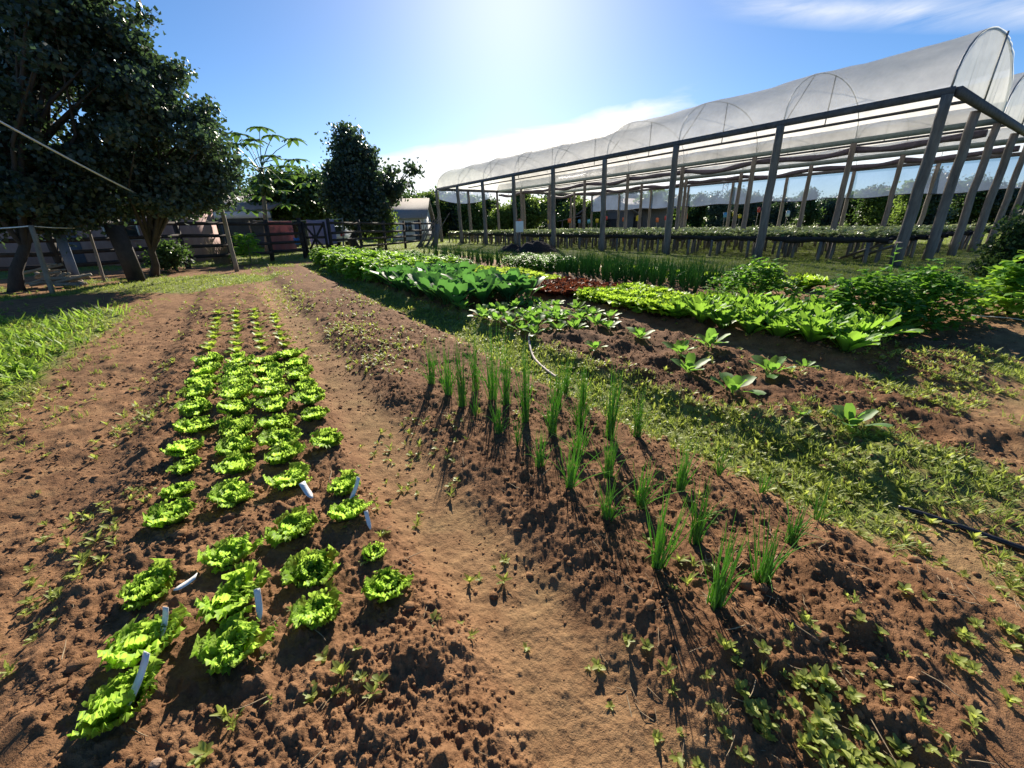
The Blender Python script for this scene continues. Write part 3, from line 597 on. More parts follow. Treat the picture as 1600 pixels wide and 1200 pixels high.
# stones
def stone(px, py, r, label, mat, rng):
    V, F, T = clodt(rng); x, y = gp(px, py, .1); import bmesh
    o = build('stone', V * r, F, mat); md = o.modifiers.new('round', 'SUBSURF'); md.levels = md.render_levels = 2
    o.location = (x, y, hz(x, y) + r * .45); o.rotation_euler = (.3, .2, rng); tag(o, label, 'stone', 'stones on the soil')
stone(1425, 1065, .020, 'ochre orange stone lying near the right end of the dug soil', M['stone'], 3)
stone(478, 1050, .014, 'small round clod like stone below the third lettuce row', M['rock'], 5)
stone(240, 1190, .022, 'brown stone at the bottom edge under the leftmost lettuce', M['rock'], 8)

# ------------------------------------------------------------------ label stakes, hose, pipe, cord
def stake(px, py, L, lean, az_, w_, label, z=.14, lift=.0):
    L *= 1.25; w_ *= 1.15; lift += .03
    x, y = gp(px, py, z); o = thing('plant_tag', label, 'plant tag', (x, y, hz(x, y) + lift), 0, 'white plastic tags in the lettuce bed')
    mb = MB(); random.seed(int(px)); P = np.zeros((7, 3, 3))
    for i, t in enumerate(np.linspace(0, 1, 7)):
        a = lean + .25 * t; d = L * t
        wv = w_ * (1 if t > .25 else .25 + 3 * t)
        for j, s in enumerate((-1, 0, 1)):
            P[i, j] = (d * math.cos(a) * math.cos(az_) - s * wv * math.sin(az_), d * math.cos(a) * math.sin(az_) + s * wv * math.cos(az_), d * math.sin(a) + .06 * wv * (1 - s * s))
    mb.grid(P); ob = mb.build('blade', M['tagpaper'], o, True); md = ob.modifiers.new('thick', 'SOLIDIFY'); md.thickness = .0015
stake(172, 1092, .13, .62, rad(70), .012, 'long white tag leaning across the nearest lettuce of the leftmost row', .2)
stake(236, 972, .085, .8, rad(80), .010, 'narrow pale tag standing in the second lettuce of the leftmost row', .2)
stake(272, 923, .07, .15, rad(25), .014, 'bright white tag lying on soil between the two leftmost rows', .12, .02)
stake(405, 965, .085, .6, rad(115), .009, 'thin white tag leaning by the second lettuce of the second row', .13, .01)
stake(487, 773, .09, .25, rad(140), .014, 'white tag lying on soil at the foot of a third row lettuce', .12, .015)
stake(541, 768, .11, .7, rad(55), .012, 'grey white tag poking from a lettuce beside the sandy path', .16)
stake(578, 822, .07, .6, rad(120), .008, 'small pale tag below the path side lettuces', .12)
def tube_thing(name, pts, r, mat, label, cat, k=8, lift=0.0):
    P = []
    for px, py, z in pts: x, y = gp(px, py, z); P.append(Vector((x, y, hz(x, y) + r + lift)))
    # smooth the path
    Q = []
    for i in range(len(P) - 1):
        a, b, c, d = P[max(i - 1, 0)], P[i], P[i + 1], P[min(i + 2, len(P) - 1)]
        for t in np.linspace(0, 1, 6)[:-1]:
            Q.append(.5 * ((2 * b) + (-a + c) * t + (2 * a - 5 * b + 4 * c - d) * t * t + (-a + 3 * b - 3 * c + d) * t ** 3))
    Q.append(P[-1]); mb = MB(); mb.tube(Q, r, k); o = mb.build(name, mat, None, True); return tag(o, label, cat)
tube_thing('hose', [(858, 495, .12), (843, 505, .12), (832, 516, .11), (827, 529, .09), (828, 543, .06), (833, 556, .04), (842, 568, .03), (855, 580, .02), (870, 590, .02)], .013, M['hose'], 'pale pinkish hose looping over the edge of the clod bed', 'hose', lift=.02)
tube_thing('irrigation_pipe', [(1405, 790, .03), (1440, 803, .02), (1500, 824, .02), (1550, 842, .02), (1600, 860, .02), (1680, 888, .02)], .013, M['blackpipe'], 'black irrigation pipe lying on the grass at the right edge', 'pipe', lift=.012)
tube_thing('cord', [(1470, 498, .05), (1530, 505, .05), (1580, 511, .04), (1660, 520, .04)], .006, M['rope'], 'thin pale cord on the soil by the right edge plant', 'cord', 5, .03)

# ------------------------------------------------------------------ greenhouse
GU = [4.3 + 4.3 * i for i in range(9)]; GV = [17.6, 24.3, 31.0, 37.7]; EZ = 4.7; RISE = 1.85
def G3(u, v, z): x, y = xy(u, v); return Vector((x, y, z))
gh = thing('greenhouse', 'long open sided greenhouse with three arched white film roofs on wooden posts', 'greenhouse', G3(4.3, 17.6, 0))
gi = Matrix.Translation(-gh.location)
def gb(mb, name, mat, smooth=False):
    o = mb.build(name, mat, gh, smooth); o.matrix_parent_inverse = gi; return o
random.seed(3)
def gpost(u, v, r=.15, dx=0.0, top=EZ - .09):
    mb = MB(); b = G3(u, v + .12, -.05); t = G3(u + dx, v - .08, top); b.z = hz(b.x, b.y) - .1
    n = 8; P = [b.lerp(t, i / n) + Vector((random.gauss(0, .012), random.gauss(0, .012), 0)) for i in range(n)] + [t]
    mb.tube(P, [r * (1.06 - .2 * i / n) for i in range(n + 1)], 10, True, .05); gb(mb, 'post', M['post'], True)
for vi, v in enumerate(GV):
    for ui, u in enumerate(GU): gpost(u, v, .15 if vi == 0 else .13)
for v in (20.95, 27.65, 34.35):
    for u in (GU[0], GU[-1]): gpost(u, v, .15)
for v in GV:
    mb = MB(); mb.bar(G3(GU[0] - .1, v, EZ), G3(GU[-1] + .1, v, EZ), .13, .20); gb(mb, 'eave_beam', M['beam'] if v in (17.6, 37.7) else M['gutter'])
for u in (GU[0], GU[-1]):
    mb = MB(); mb.bar(G3(u - .16, GV[0] + .08, EZ - .015), G3(u - .16, GV[-1], EZ - .015), .13, .22); gb(mb, 'end_beam', M['beam'])
for v in (20.95, 27.65, 34.35):
    mb = MB(); mb.tube([G3(GU[0], v, EZ + .25), G3(GU[-1], v, EZ + .25)], .05, 6); gb(mb, 'tie_rail', M['beam'], True)
def arcp(v0, v1, u, f, sag=0.0):
    a = math.pi * f; vm, hv = (v0 + v1) / 2, (v1 - v0) / 2
    return G3(u, vm - hv * math.cos(a), EZ + .1 + (RISE - sag) * math.sin(a) ** .85)
for s in range(3):
    v0, v1 = GV[s] + .02, GV[s + 1] - .02
    for u in GU:
        mb = MB(); mb.tube([arcp(v0 + .02, v1 - .02, u, f) - Vector((0, 0, .03)) for f in np.linspace(0, 1, 19)], .016 if u > GU[0] else .03, 6); gb(mb, 'hoop', M['white' if u > GU[0] else 'pipe'], True)
    for u in GU[1:-1]:
        mb = MB(); mb.tube([G3(u, (v0 + v1) / 2, EZ + .26), arcp(v0, v1, u, .5) - Vector((0, 0, .05))], .022, 5)
        mb.tube([G3(u, v0 + .1, EZ), arcp(v0, v1, u, .33) - Vector((0, 0, .05))], .015, 5); gb(mb, 'strut', M['pipe'], True)
    mb = MB(); nu = 97; P = np.zeros((nu, 25, 3))
    for i, u in enumerate(np.linspace(GU[0], GU[-1], nu)):
        q = ((u - GU[0]) / 4.3) % 1; sg = .09 * math.sin(math.pi * q) ** .7
        for j, f in enumerate(np.linspace(0, 1, 25)):
            p = arcp(v0, v1, u, f, sg); p.z += .03 * (float(vnoise(np.array([u * 5]), np.array([f * 4]), s + 9)[0]) - .5) * math.sin(math.pi * f) + .05 * (float(vnoise(np.array([u * 1.7]), np.array([f * 9]), s)[0]) - .5) * math.sin(math.pi * f)
            P[i, j] = p
    mb.grid(P); gb(mb, 'roof_film', M['film'], True)
    for ue, sgn in ((GU[0] - .05, 1), (GU[-1] + .05, -1)):
        mb = MB(); P = np.zeros((61, 9, 3))
        for i, f in enumerate(np.linspace(0.0, 1, 61)):
            pt = arcp(v0, v1, ue, f)
            vv = uv(pt.x, pt.y)[1]
            for j, h in enumerate(np.linspace(0, 1, 9)):
                z = EZ + .10 + (pt.z - EZ - .1) * h; rip = .035 * math.sin(vv * 9 + 2 * math.sin(vv * 2.3)) * (1 - .6 * h)
                P[i, j] = G3(ue + rip, vv, z)
        mb.grid(P); gb(mb, 'gable_film', M['gable'], True)
    mb = MB(); vm = (v0 + v1) / 2; mb.tube([G3(GU[0] - .09, vm, EZ), arcp(v0, v1, GU[0] - .09, .5)], .03, 6); gb(mb, 'gable_post', M['pipe'], True)
# rolled side curtains sagging under the inner gutters
for v in (24.3, 31.0):
    mb = MB(); P = []
    for u in np.linspace(GU[0] + .25, GU[-1], 120):
        q = ((u - GU[0]) / 4.3) % 1; P.append(G3(u, v + .22, EZ - .32 - .22 * math.sin(math.pi * q) * (.6 + .4 * math.sin(u * .9))))
    mb.tube(P, [.13 + .02 * math.sin(i) for i in range(120)], 7); gb(mb, 'rolled_curtain', M['curtain'], True)
def skirt(a, b, z1, name, f):
    mb = MB(); P = np.zeros((60, 5, 3))
    for i, t in enumerate(np.linspace(0, 1, 60)):
        p = a.lerp(b, t)
        for j, h in enumerate(np.linspace(0, 1, 5)): P[i, j] = (p.x, p.y, EZ - .12 - (EZ - .12 - f(t, z1)) * h)
    mb.grid(P); gb(mb, name, M['skirt'], True)
    mb = MB(); mb.tube([Vector((P[i, 4][0], P[i, 4][1], P[i, 4][2])) for i in range(60)], .025, 5); gb(mb, 'hem', M['darkplastic'])
skirt(G3(GU[0], 37.6, 0), G3(GU[-1], 37.6, 0), 2.9, 'film_skirt', lambda t, z: z + .06 * math.sin(t * 50))
skirt(G3(GU[-1] - .1, 17.7, 0), G3(GU[-1] - .1, 23.2, 0), 3.5, 'film_skirt', lambda t, z: z + .5 * (abs(t - .45) / .55) ** 2)
# planting benches
def bench(v, u0, u1, label, nleg):
    t = thing('planting_bench', label, 'bench', G3(u0, v, 0), 0, 'strawberry benches under the greenhouse'); inv = Matrix.Translation(-t.location)
    mb = MB(); n = 90; P = np.zeros((n, 6, 3))
    for i, u in enumerate(np.linspace(u0, u1, n)):
        sag = .035 * math.sin(i * math.pi / 2.2) + .02 * math.sin(i * .7 + v)
        for j, (dv, dz) in enumerate(((-.27, 0), (-.28, -.09), (-.2, -.19), (.2, -.19), (.28, -.09), (.27, 0))): P[i, j] = G3(u, v + dv, .86 + dz + sag * (1 if dz else 0))
    mb.grid(P); top = P[:, [0, 5]]; mb.grid(top - np.array([0, 0, .02])); o = mb.build('trough', M['darkplastic'], t, True); o.matrix_parent_inverse = inv
    me = None
    for k, u in enumerate(np.linspace(u0 + .3, u1 - .3, nleg)):
        for dv in (-.2, .2):
            p = G3(u + random.uniform(-.2, .2), v + dv, 0)
            if me is None:
                m2 = MB(); m2.tube([(0, 0, -.1), (.01, 0, .35), (0, .01, .69)], [.062, .058, .055], 7, True, .06); me = m2.build('leg', M['post'], None, True, False)
            o = put('leg', me, p - t.location, random.uniform(0, 6), (1, 1, 1), parent=t, tilt=.05)
BV = [18.35 + 1.36 * i for i in range(14)]
for i, v in enumerate(BV):
    bench(v, 4.75 + (.5 if i % 3 == 1 else 0), 38.2, 'black strawberry bench on wooden legs nearest the garden side of the greenhouse' if i == 0 else f'black strawberry bench, {ORD[i]} row in from the garden side', 24 if i < 4 else 12)
SBT = [weedt(70 + i, 12, .15, .045, .75, 2, 2) for i in range(5)]
rg = np.random.default_rng(50); Xs, Ys, Ss = [], [], []
for i, v in enumerate(BV):
    m = 420 if i < 5 else 260
    u = rg.uniform(4.8, 38.2, m); vv = v + rg.uniform(-.25, .25, m); Xs.append(-u * ST + vv * CT); Ys.append(u * CT + vv * ST)
X, Y = np.concatenate(Xs), np.concatenate(Ys)
o = scatter_template(SBT, X, Y, rg.uniform(.9, 1.6, len(X)), 'strawberry_plants', M['straw_b'], .83, .2, 51); tag(o, 'dense strawberry foliage covering the greenhouse benches', 'strawberries', kind='stuff')
def planks():
    for k, (pa, pb, l) in enumerate([((1312, 406), (1392, 377), 'weathered plank slanting from the grass to the bench end, upper one'), ((1335, 406), (1396, 384), 'weathered plank slanting below the other near the corner post')]):
        a = gp(*pa); A = Vector((a[0], a[1], .06)); B = at(pb[0], pb[1], 14.0 - .35 * k)
        mb = MB(); mb.bar(A, B, .14, .05); tag(mb.build('plank', M['post']), l, 'plank', 'planks leaning on the bench end')
planks()
# coloured panels on sticks beyond the benches
PANELS = [(933, 345, 'yellow', .5), (975, 343, 'orange', .55), (905, 346, 'blue', .45), (890, 345, 'orange', .6), (858, 347, 'yellow', .5), (920, 346, 'cyan', .5), (947, 341, 'red', .5), (997, 341, 'yellow', .75), (1027, 344, 'orange', .55), (1041, 341, 'red', .55), (1071, 338, 'orange', .8), (1133, 336, 'blue', .65), (1148, 334, 'yellow', .65), (1156, 338, 'yellow', .5), (1186, 328, 'red', .65), (1231, 334, 'whitebox', .8)]
SIDE = ['left end', 'barn wall', 'right of the barn', 'far tree line']
seen = {}
for k, (px, py, c, s) in enumerate(PANELS):
    Yd = 44 + (k % 4) * 1.5; s *= .72; p = at(px, py, Yd); seen[c] = seen.get(c, 0) + 1; cn = 'pale blue' if c == 'whitebox' else c
    where = 'in front of the barn' if px < 1010 else 'between the barn and the tree line' if px < 1120 else 'before the far tree line at right'
    t = thing('coloured_panel', f'{ORD[seen[c]-1]} {cn} panel from the left, on a stick {where}' if list(x[2] for x in PANELS).count(c) > 1 else f'{cn} panel on a stick {where}', 'panel', (p.x, p.y, 0), random.uniform(-.3, .3), 'coloured panels on sticks beyond the benches')
    mb = MB(); mb.box(-s * .42, -.02, p.z - s * .5, s * .42, .02, p.z + s * .5); mb.box(-s * .2, -.024, p.z + s * .5, s * .2, .024, p.z + s * .62); mb.build('panel', M[c], t)
    mb = MB(); mb.tube([(0, .05, 0), (0, .05, p.z + s * .3)], .035, 5); mb.build('stick', M['post'], t)
# white box on a post before the far end of the greenhouse
def boxpost():
    p = at(812, 388, 25); t = thing('box_post', 'white plastic box on a dark post before the benches', 'box', (p.x, p.y, 0))
    z = at(812, 363, 25).z
    mb = MB(); mb.tube([(0, 0, -.1), (0, 0, z + .1)], .07, 8); mb.build('post', M['post'], t)
    mb = MB(); mb.box(-.22, -.26, z, .22, -.075, z + .6); o = mb.build('box', M['white'], t); b = o.modifiers.new('b', 'BEVEL'); b.width = .03; b.segments = 2
    mb = MB(); mb.tube([(0, -.15, z + .6), (0, -.15, z + .68), (0, -.15, z + .74)], [.11, .09, .03], 8); mb.build('cap', M['orange'], t, True)
boxpost()

# ------------------------------------------------------------------ trees
def leafquads(C, size, rg, tint, flat=.0):
    """one folded leaf (2 quads sharing a midrib) at each centre"""
    n = len(C); d = rg.normal(size=(n, 3)); d[:, 2] -= .35; d /= np.linalg.norm(d, axis=1)[:, None]
    s = np.cross(d, rg.normal(size=(n, 3))); s /= np.linalg.norm(s, axis=1)[:, None]; nn = np.cross(d, s)
    L = size * rg.uniform(.7, 1.3, (n, 1)); W = L * .36
    a = C - d * L * .5; b = C + d * L * .5; m = C + nn * W * .25
    l = m + s * W; r = m - s * W
    V = np.stack([a, l, b, r], 1).reshape(-1, 3); F = np.arange(n * 4).reshape(n, 4)
    return V, F, np.repeat(tint, 4)
def airy(ell, n, f, seed):
    """break big lobes into many small ones so that sky shows between them"""
    rg = np.random.default_rng(seed); L = []
    for e in ell:
        m = max(3, int(n * (e[3] ** 1.3)))
        for k in range(m):
            d = rg.normal(size=3); d /= np.linalg.norm(d); q = rg.uniform(.15, 1.0) ** .6 * rg.uniform(.82, 1.28); rr = f * rg.uniform(.55, 1.3) * (1.3 - .55 * q)
            L.append((e[0] + d[0] * q * e[3], e[1] + d[1] * q * e[4], e[2] + d[2] * q * e[5], rr * rg.uniform(.9, 1.6), rr, rr * rg.uniform(.5, .9)))
    return L
def crown_mesh(name, ell, nclump, nleaf, csize, lsize, mat, seed, shell=.55):
    """clumps of leaves spread through a set of ellipsoids, mostly toward their outside"""
    rg = np.random.default_rng(seed); C = []; T = []
    vol = np.array([e[3] * e[4] * e[5] for e in ell]) ** .75; vol /= vol.sum()
    for e, f in zip(ell, vol):
        m = max(4, int(nclump * f)); d = rg.normal(size=(m, 3)); d /= np.linalg.norm(d, axis=1)[:, None]
        q = (shell + (1 - shell) * rg.random(m)) * rg.uniform(.66, 1.2, m)
        cc = np.array(e[:3]) + d * q[:, None] * np.array(e[3:6]); cs = csize * rg.uniform(.55, 1.35, m)
        ct = rg.uniform(.1, .9, m)
        per = rg.poisson(nleaf, m)
        for c, s, t, k in zip(cc, cs, ct, per):
            if k: C.append(c + rg.normal(size=(k, 3)) * np.array([1, 1, .7]) * s * .5); T.append(np.clip(t + rg.normal(0, .18, k), 0, 1))
    V, F, TT = leafquads(np.concatenate(C), lsize, rg, np.concatenate(T)); return build(name, V, F, mat, None, {'tint': TT}, False, False)
def limbs(base, ell, r0, n, seed, fork=.35):
    random.seed(seed); mb = MB(); base = Vector(base); cen = Vector(np.mean([e[:3] for e in ell], 0)); top = base.lerp(cen, .75)
    P = [base.lerp(top, t) + Vector((random.gauss(0, .12), random.gauss(0, .12), 0)) * (1 if 0 < t else 0) * r0 * 5 for t in np.linspace(0, 1, 7)]
    mb.tube(P, [r0 * (1.25 if i == 0 else 1.0 - .1 * i) for i in range(7)], 9, True, .08)
    for k in range(n):
        e = ell[k % len(ell)]; tgt = Vector(e[:3]) + Vector((random.uniform(-1, 1) * e[3], random.uniform(-1, 1) * e[4], random.uniform(-.5, 1) * e[5])) * .8
        i0 = random.randint(2, 6); s = P[i0]; mid = s.lerp(tgt, .5) + Vector((random.gauss(0, .2), random.gauss(0, .2), .25)) * (tgt - s).length * .25
        mb.tube([s, s.lerp(mid, .5) + Vector((0, 0, .05)), mid, mid.lerp(tgt, .5), tgt], [r0 * .45, r0 * .38, r0 * .28, r0 * .18, r0 * .06], 6, False)
    return mb
def tree_at(name, label, trunk_xy, ell, r0, nclump, nleaf, csize, lsize, mat, seed, cat='tree', bark='bark', nl=12, group=None):
    x, y = trunk_xy; z = hz(x, y) - .05; t = thing(name, label, cat, (x, y, z), 0, group)
    E = [(e[0] - x, e[1] - y, e[2] - z, *e[3:]) for e in ell]
    limbs((0, 0, 0), E, r0, nl, seed).build('trunk', M[bark], t, True)
    put('crown', crown_mesh('crown', E, nclump, nleaf, csize, lsize, mat, seed), (0, 0, 0), parent=t); return t
def ep(px, py, Y, rpx, sq=1.0, dep=1.0):
    p = at(px, py, Y); r = rpx * Y / math.hypot(1, 0) / (FPX * math.cos(_P) - ((py - 600)) * math.sin(_P)); return (p.x, p.y, p.z, r, r * dep, r * sq)
def gb_(px, py): return gp(px, py)
bx = gp(240, 432)
tree_at('dark_tree', 'broad dark leaved tree over the fence at left, nearer the papaya', bx, airy([ep(265, 215, 13.2, 88, .9), ep(322, 225, 13.6, 55), ep(200, 150, 13, 75), ep(190, 265, 13, 75, .6), ep(300, 285, 13.5, 62, .45), ep(225, 110, 13.2, 36), ep(348, 262, 13.8, 28), ep(175, 312, 13, 46, .4), ep(255, 318, 13.2, 40, .3), ep(320, 312, 13.6, 34, .3)], 12, .42, 61), .12, 1050, 30, .34, .13, M['treedark'], 11, nl=34)
bx = gp(25, 455)
tree_at('dark_tree', 'tall dark leaved tree filling the top left corner', bx, airy([ep(60, 170, 11.5, 125), ep(110, 70, 12, 92), ep(30, 30, 12, 100), ep(150, 35, 12.5, 48), ep(10, 280, 11, 95, .6), ep(110, 270, 12, 85, .5), ep(160, 120, 12.5, 60), ep(70, -60, 12, 110), ep(-80, 120, 12, 130), ep(60, 335, 11.5, 62, .35), ep(130, 325, 12.3, 46, .35), ep(-20, 345, 11, 60, .5)], 9, .46, 62), .14, 1600, 30, .36, .135, M['treedark'], 12, nl=44)
bx = gp(558, 384)
tree_at('conical_tree', 'tall dark conical tree standing behind the gate', (at(556, 384, 31).x, 31), [ep(548, 248, 31, 24, 1.4), ep(553, 282, 31, 34, 1.1), ep(552, 315, 31, 40, .9), ep(566, 325, 31, 36, .9), ep(540, 210, 31, 8, 2.6), ep(556, 218, 31, 7, 2.4), ep(574, 242, 31, 10, 2.0), ep(524, 285, 31, 15, 1.6)], .3, 640, 54, .66, .22, M['treedark'], 13, nl=10)
tree_at('branching_tree', 'sparse tree with a bare branch reaching right beside the conical tree', (at(592, 372, 33).x, 33), [ep(610, 302, 33, 20, .8), ep(645, 262, 33, 9, .9), ep(607, 268, 33, 10, .9), ep(596, 282, 33, 12), ep(630, 290, 33, 9, .6)], .16, 46, 36, .8, .28, M['treedark'], 14, bark='palebark', nl=12)
tree_at('leafy_tree', 'rounded mid green tree behind the papaya', (at(455, 372, 36).x, 36), [ep(455, 300, 36, 34, .8), ep(488, 315, 36, 34, .9), ep(425, 310, 36, 28), ep(500, 290, 36, 18)], .22, 260, 50, 1.0, .32, M['treemid'], 15)
tree_at('leafy_shrub', 'yellow green shrub in front of the small white house', (at(598, 384, 33.5).x, 33.5), [ep(598, 342, 32.5, 18, .9), ep(592, 362, 32.5, 17, .8), ep(606, 356, 32.5, 12)], .09, 90, 40, .6, .2, M['treelight'], 16, 'shrub', nl=6)
tree_at('leafy_shrub', 'dark shrub beside the fence under the broad tree', (at(275, 415, 15.5).x, 15.5), [ep(270, 396, 15.5, 20, .7), ep(258, 408, 15.5, 18, .6)], .05, 60, 40, .35, .11, M['treemid'], 17, 'shrub', nl=6)
tree_at('spiky_shrub', 'dark spiky shrub at the right edge beside the greenhouse end', (at(1592, 432, 10.4).x, 10.4), [ep(1592, 405, 10.4, 34, 1.1), ep(1610, 375, 10.4, 30, 1.2), ep(1560, 418, 10.4, 22, .7)], .06, 190, 55, .3, .085, M['treemid'], 18, 'shrub', nl=10)
# papaya
def papaya():
    b = at(418, 392, 27); t = thing('papaya_tree', 'papaya tree with radiating palmate leaves behind the fence', 'papaya tree', (b.x, b.y, hz(b.x, b.y)))
    top = at(409, 262, 27); H = top.z; dx = top.x - b.x
    mb = MB(); mb.tube([(dx * t_, 0, H * t_) for t_ in np.linspace(0, 1, 8)], [.17 - .012 * i for i in range(8)], 8, True, .06); mb.build('trunk', M['palebark'], t, True)
    random.seed(5); ml = MB()
    for k in range(26):
        a = k * 2.4; th = random.uniform(-.35, 1.1); L = random.uniform(1.7, 2.8); h0 = H + random.uniform(-.6, .25)
        if k > 19: h0 = H - random.uniform(1.2, 3.0); th = random.uniform(-.2, .3); L = random.uniform(.7, 1.2)
        B = Vector((dx, 0, h0)); E = B + Vector((math.cos(a) * math.cos(th), math.sin(a) * math.cos(th), math.sin(th))) * L
        ml.tube([B, B.lerp(E, .5) + Vector((0, 0, .12)), E], [.03, .022, .016], 4, False); tint = random.uniform(.1, .9)
        for q in range(8):
            leaf(ml, E, a + (q - 3.5) * .68, .1 - abs(q - 3.5) * .05, random.uniform(.65, .95), .16, random.uniform(.5, 1.2), 4, 2, ruf=.03, stem=.0, tipw=.1, stemw=.35, tint=tint)
    ml.build('crown', M['papaya'], t, True)
    mf = MB()
    for k in range(22):
        a = k * 2.4; z = H - .35 - .05 * k; r = .26
        c = Vector((dx + r * math.cos(a), r * math.sin(a), z)); mf.tube([c + Vector((0, 0, .2)), c + Vector((0, 0, .12)), c, c - Vector((0, 0, .14)), c - Vector((0, 0, .22))], [.02, .1, .14, .1, .01], 7)
    mf.build('fruit_cluster', M['fruit'], t, True)
papaya()
# far trees, each with its own trunk and crown, from a few shapes
def protos():
    L = []
    for i, (m, sh) in enumerate([('treemid', 1), ('treedark', 1), ('treemid', 2), ('treelight', 1), ('treedark', 2), ('treelight', 2)]):
        rg_ = np.random.default_rng(900 + i)
        E = [(rg_.uniform(-1.2, 1.2), rg_.uniform(-1, 1), rg_.uniform(3.0, 6.2) if sh == 1 else rg_.uniform(2, 7.5), rg_.uniform(1.2, 2.0) / (1 if sh == 1 else 1.4), rg_.uniform(1.2, 2.0), rg_.uniform(1.0, 1.7)) for k in range(7)]
        E += [(rg_.uniform(-1, 1), rg_.uniform(-.6, .6), 1.7, 1.9, 1.6, 1.2)]
        L.append((crown_mesh('crown', E, 190, 42, 1.0, .36, M[m], 950 + i, .5), limbs((0, 0, 0), E, .2, 9, 970 + i).build('trunk', M['bark'], None, True, False)))
    return L
PT = protos(); random.seed(21)
FT = []
for k in range(17): FT.append((642 + k * 24 + random.uniform(-7, 7), 58 + random.uniform(0, 14), 296 - 6 * math.sin(k * .9) + (6 if k % 3 == 0 else 0)))
for k in range(8): FT.append((395 + k * 33 + random.uniform(-6, 6), 55 + random.uniform(0, 8), 292 + random.uniform(-8, 10)))
for k in range(15): FT.append((1040 + k * 28 + random.uniform(-9, 9), 92 + random.uniform(0, 22), 306 - k * 1.6 + random.uniform(-6, 6)))
for k in range(9): FT.append((1450 + k * 30 + random.uniform(-9, 9), 80 + random.uniform(0, 16), 276 - k * 1.5 + random.uniform(-8, 8)))
for k in range(7): FT.append((-20 + k * 52 + random.uniform(-9, 9), 34 + random.uniform(0, 8), 285 + random.uniform(-10, 10)))
for k, (px, Yd, py) in enumerate(sorted(FT)):
    p = at(px, py, Yd); g_ = hz(p.x, p.y); s = max(1.5, p.z - g_) / 7.6; i = random.randrange(6); ww = s * random.uniform(.95, 1.35)
    zone = 'behind the houses' if px < 640 else 'behind the greenhouse end' if px < 1030 else 'in the far line beyond the field'
    kind = ['rounded mid green', 'rounded dark', 'upright mid green', 'rounded pale green', 'upright dark', 'upright pale green'][i]
    t = thing('far_tree', f'{kind} tree in the background wood {zone}', 'tree', (p.x, p.y, g_ - .1), random.uniform(0, 6.28), 'trees of the background wood')
    t.scale = (ww, ww, s); put('crown', PT[i][0], (0, 0, 0), parent=t); put('trunk', PT[i][1], (0, 0, 0), parent=t)
def undergrowth():
    rg_ = np.random.default_rng(5); C = []
    for px0, px1, Y0, hgt, m in [(380, 1060, 76, 3.8, 9000), (1000, 1900, 120, 7.5, 13000), (-250, 420, 46, 4, 5000)]:
        px = rg_.uniform(px0, px1, m); Yd = Y0 + rg_.uniform(-3, 3, m)
        X = np.array([at(a, 350, b).x for a, b in zip(px, Yd)]); top = hgt * (.45 + .9 * fbm(X * .22, Yd * .05, 3, 4)); C.append(np.stack([X, Yd, hills(X, Yd) + top * rg_.random(m) ** .8], -1))
    C = np.concatenate(C); V, F, T = leafquads(C, 1.0, rg_, rg_.uniform(.1, .9, len(C)))
    tag(build('undergrowth', V, F, M['treemid'], None, {'tint': T}), 'dense shrubs filling the foot of the background wood', 'undergrowth', kind='stuff')
undergrowth()

# ------------------------------------------------------------------ fence, gate and what stands behind it
def fence(A, B, n, h, label, name='rail_fence'):
    A = Vector((A[0], A[1], 0)); B = Vector((B[0], B[1], 0)); t = thing(name, label, 'fence', A); d = (B - A)
    random.seed(int(abs(A.x) * 10))
    for k in range(n + 1):
        p = d * (k / n); mb = MB(); g_ = hz(A.x + p.x, A.y + p.y); lean = Vector((random.gauss(0, .03), random.gauss(0, .03), 0))
        mb.bar(p + Vector((0, 0, g_ - .1)), p + lean + Vector((0, 0, g_ + h + .12 + random.uniform(-.04, .1))), .15, .13); mb.build('post', M['fencewood'], t)
    nrm = d.cross(Vector((0, 0, 1))).normalized() * .085
    for z in (.42, .82, 1.2, h - .08):
        mb = MB()
        for k in range(n):
            a, b = d * (k / n), d * ((k + 1) / n); za, zb = hz(A.x + a.x, A.y + a.y), hz(A.x + b.x, A.y + b.y)
            o_ = .003 * (k % 2); mb.bar(a + nrm * (1 + o_) + Vector((0, 0, za + z + random.gauss(0, .015))), b + nrm * (1 + o_) + Vector((0, 0, zb + z + random.gauss(0, .015))), .04, .13)
        mb.build('rail', M['fencewood'], t)
    return t
F0 = (-19.5, 9.5); F1 = (-14.5, 13.6); G0 = gp(478, 404); G1 = gp(519, 402); F3 = (-6.35, 36.5)
fence(F0, F1, 3, 1.75, 'dark four rail wooden fence running out of frame at far left')
fence(F1, G0, 5, 1.75, 'dark four rail wooden fence between the dark tree and the gate')
fence((G1[0] + .02, G1[1] + .12), F3, 5, 1.75, 'dark four rail wooden fence between the gate and the greenhouse')
def gate():
    A = Vector((G0[0], G0[1], 0)); B = Vector((G1[0], G1[1], 0)); t = thing('gate', 'dark wooden gate with crossed braces in the rail fence', 'gate', A); d = B - A; L = d.length; e = d / L
    Z = lambda s, z: e * s + Vector((0, 0, z))
    for s in (.14, L - .14): mb = MB(); mb.bar(Z(s, .15), Z(s, 1.75), .1, .07); mb.build('stile', M['fencewood'], t)
    for z in (.25, 1.0, 1.62): mb = MB(); mb.bar(Z(.2, z), Z(L - .2, z), .05, .12); mb.build('rail', M['fencewood'], t)
    nrm = e.cross(Vector((0, 0, 1))) * .06
    for a, b in (((.2, .3), (L - .2, 1.58)), ((L - .2, .3), (.2, 1.58))):
        mb = MB(); nrm = nrm * -1; mb.bar(Z(*a) + nrm, Z(*b) + nrm, .04, .1); mb.build('brace', M['fencewood'], t)
    mb = MB(); mb.bar(Z(L * .5, .3), Z(L * .5, 1.58), .05, .08); mb.build('brace', M['fencewood'], t)
gate()
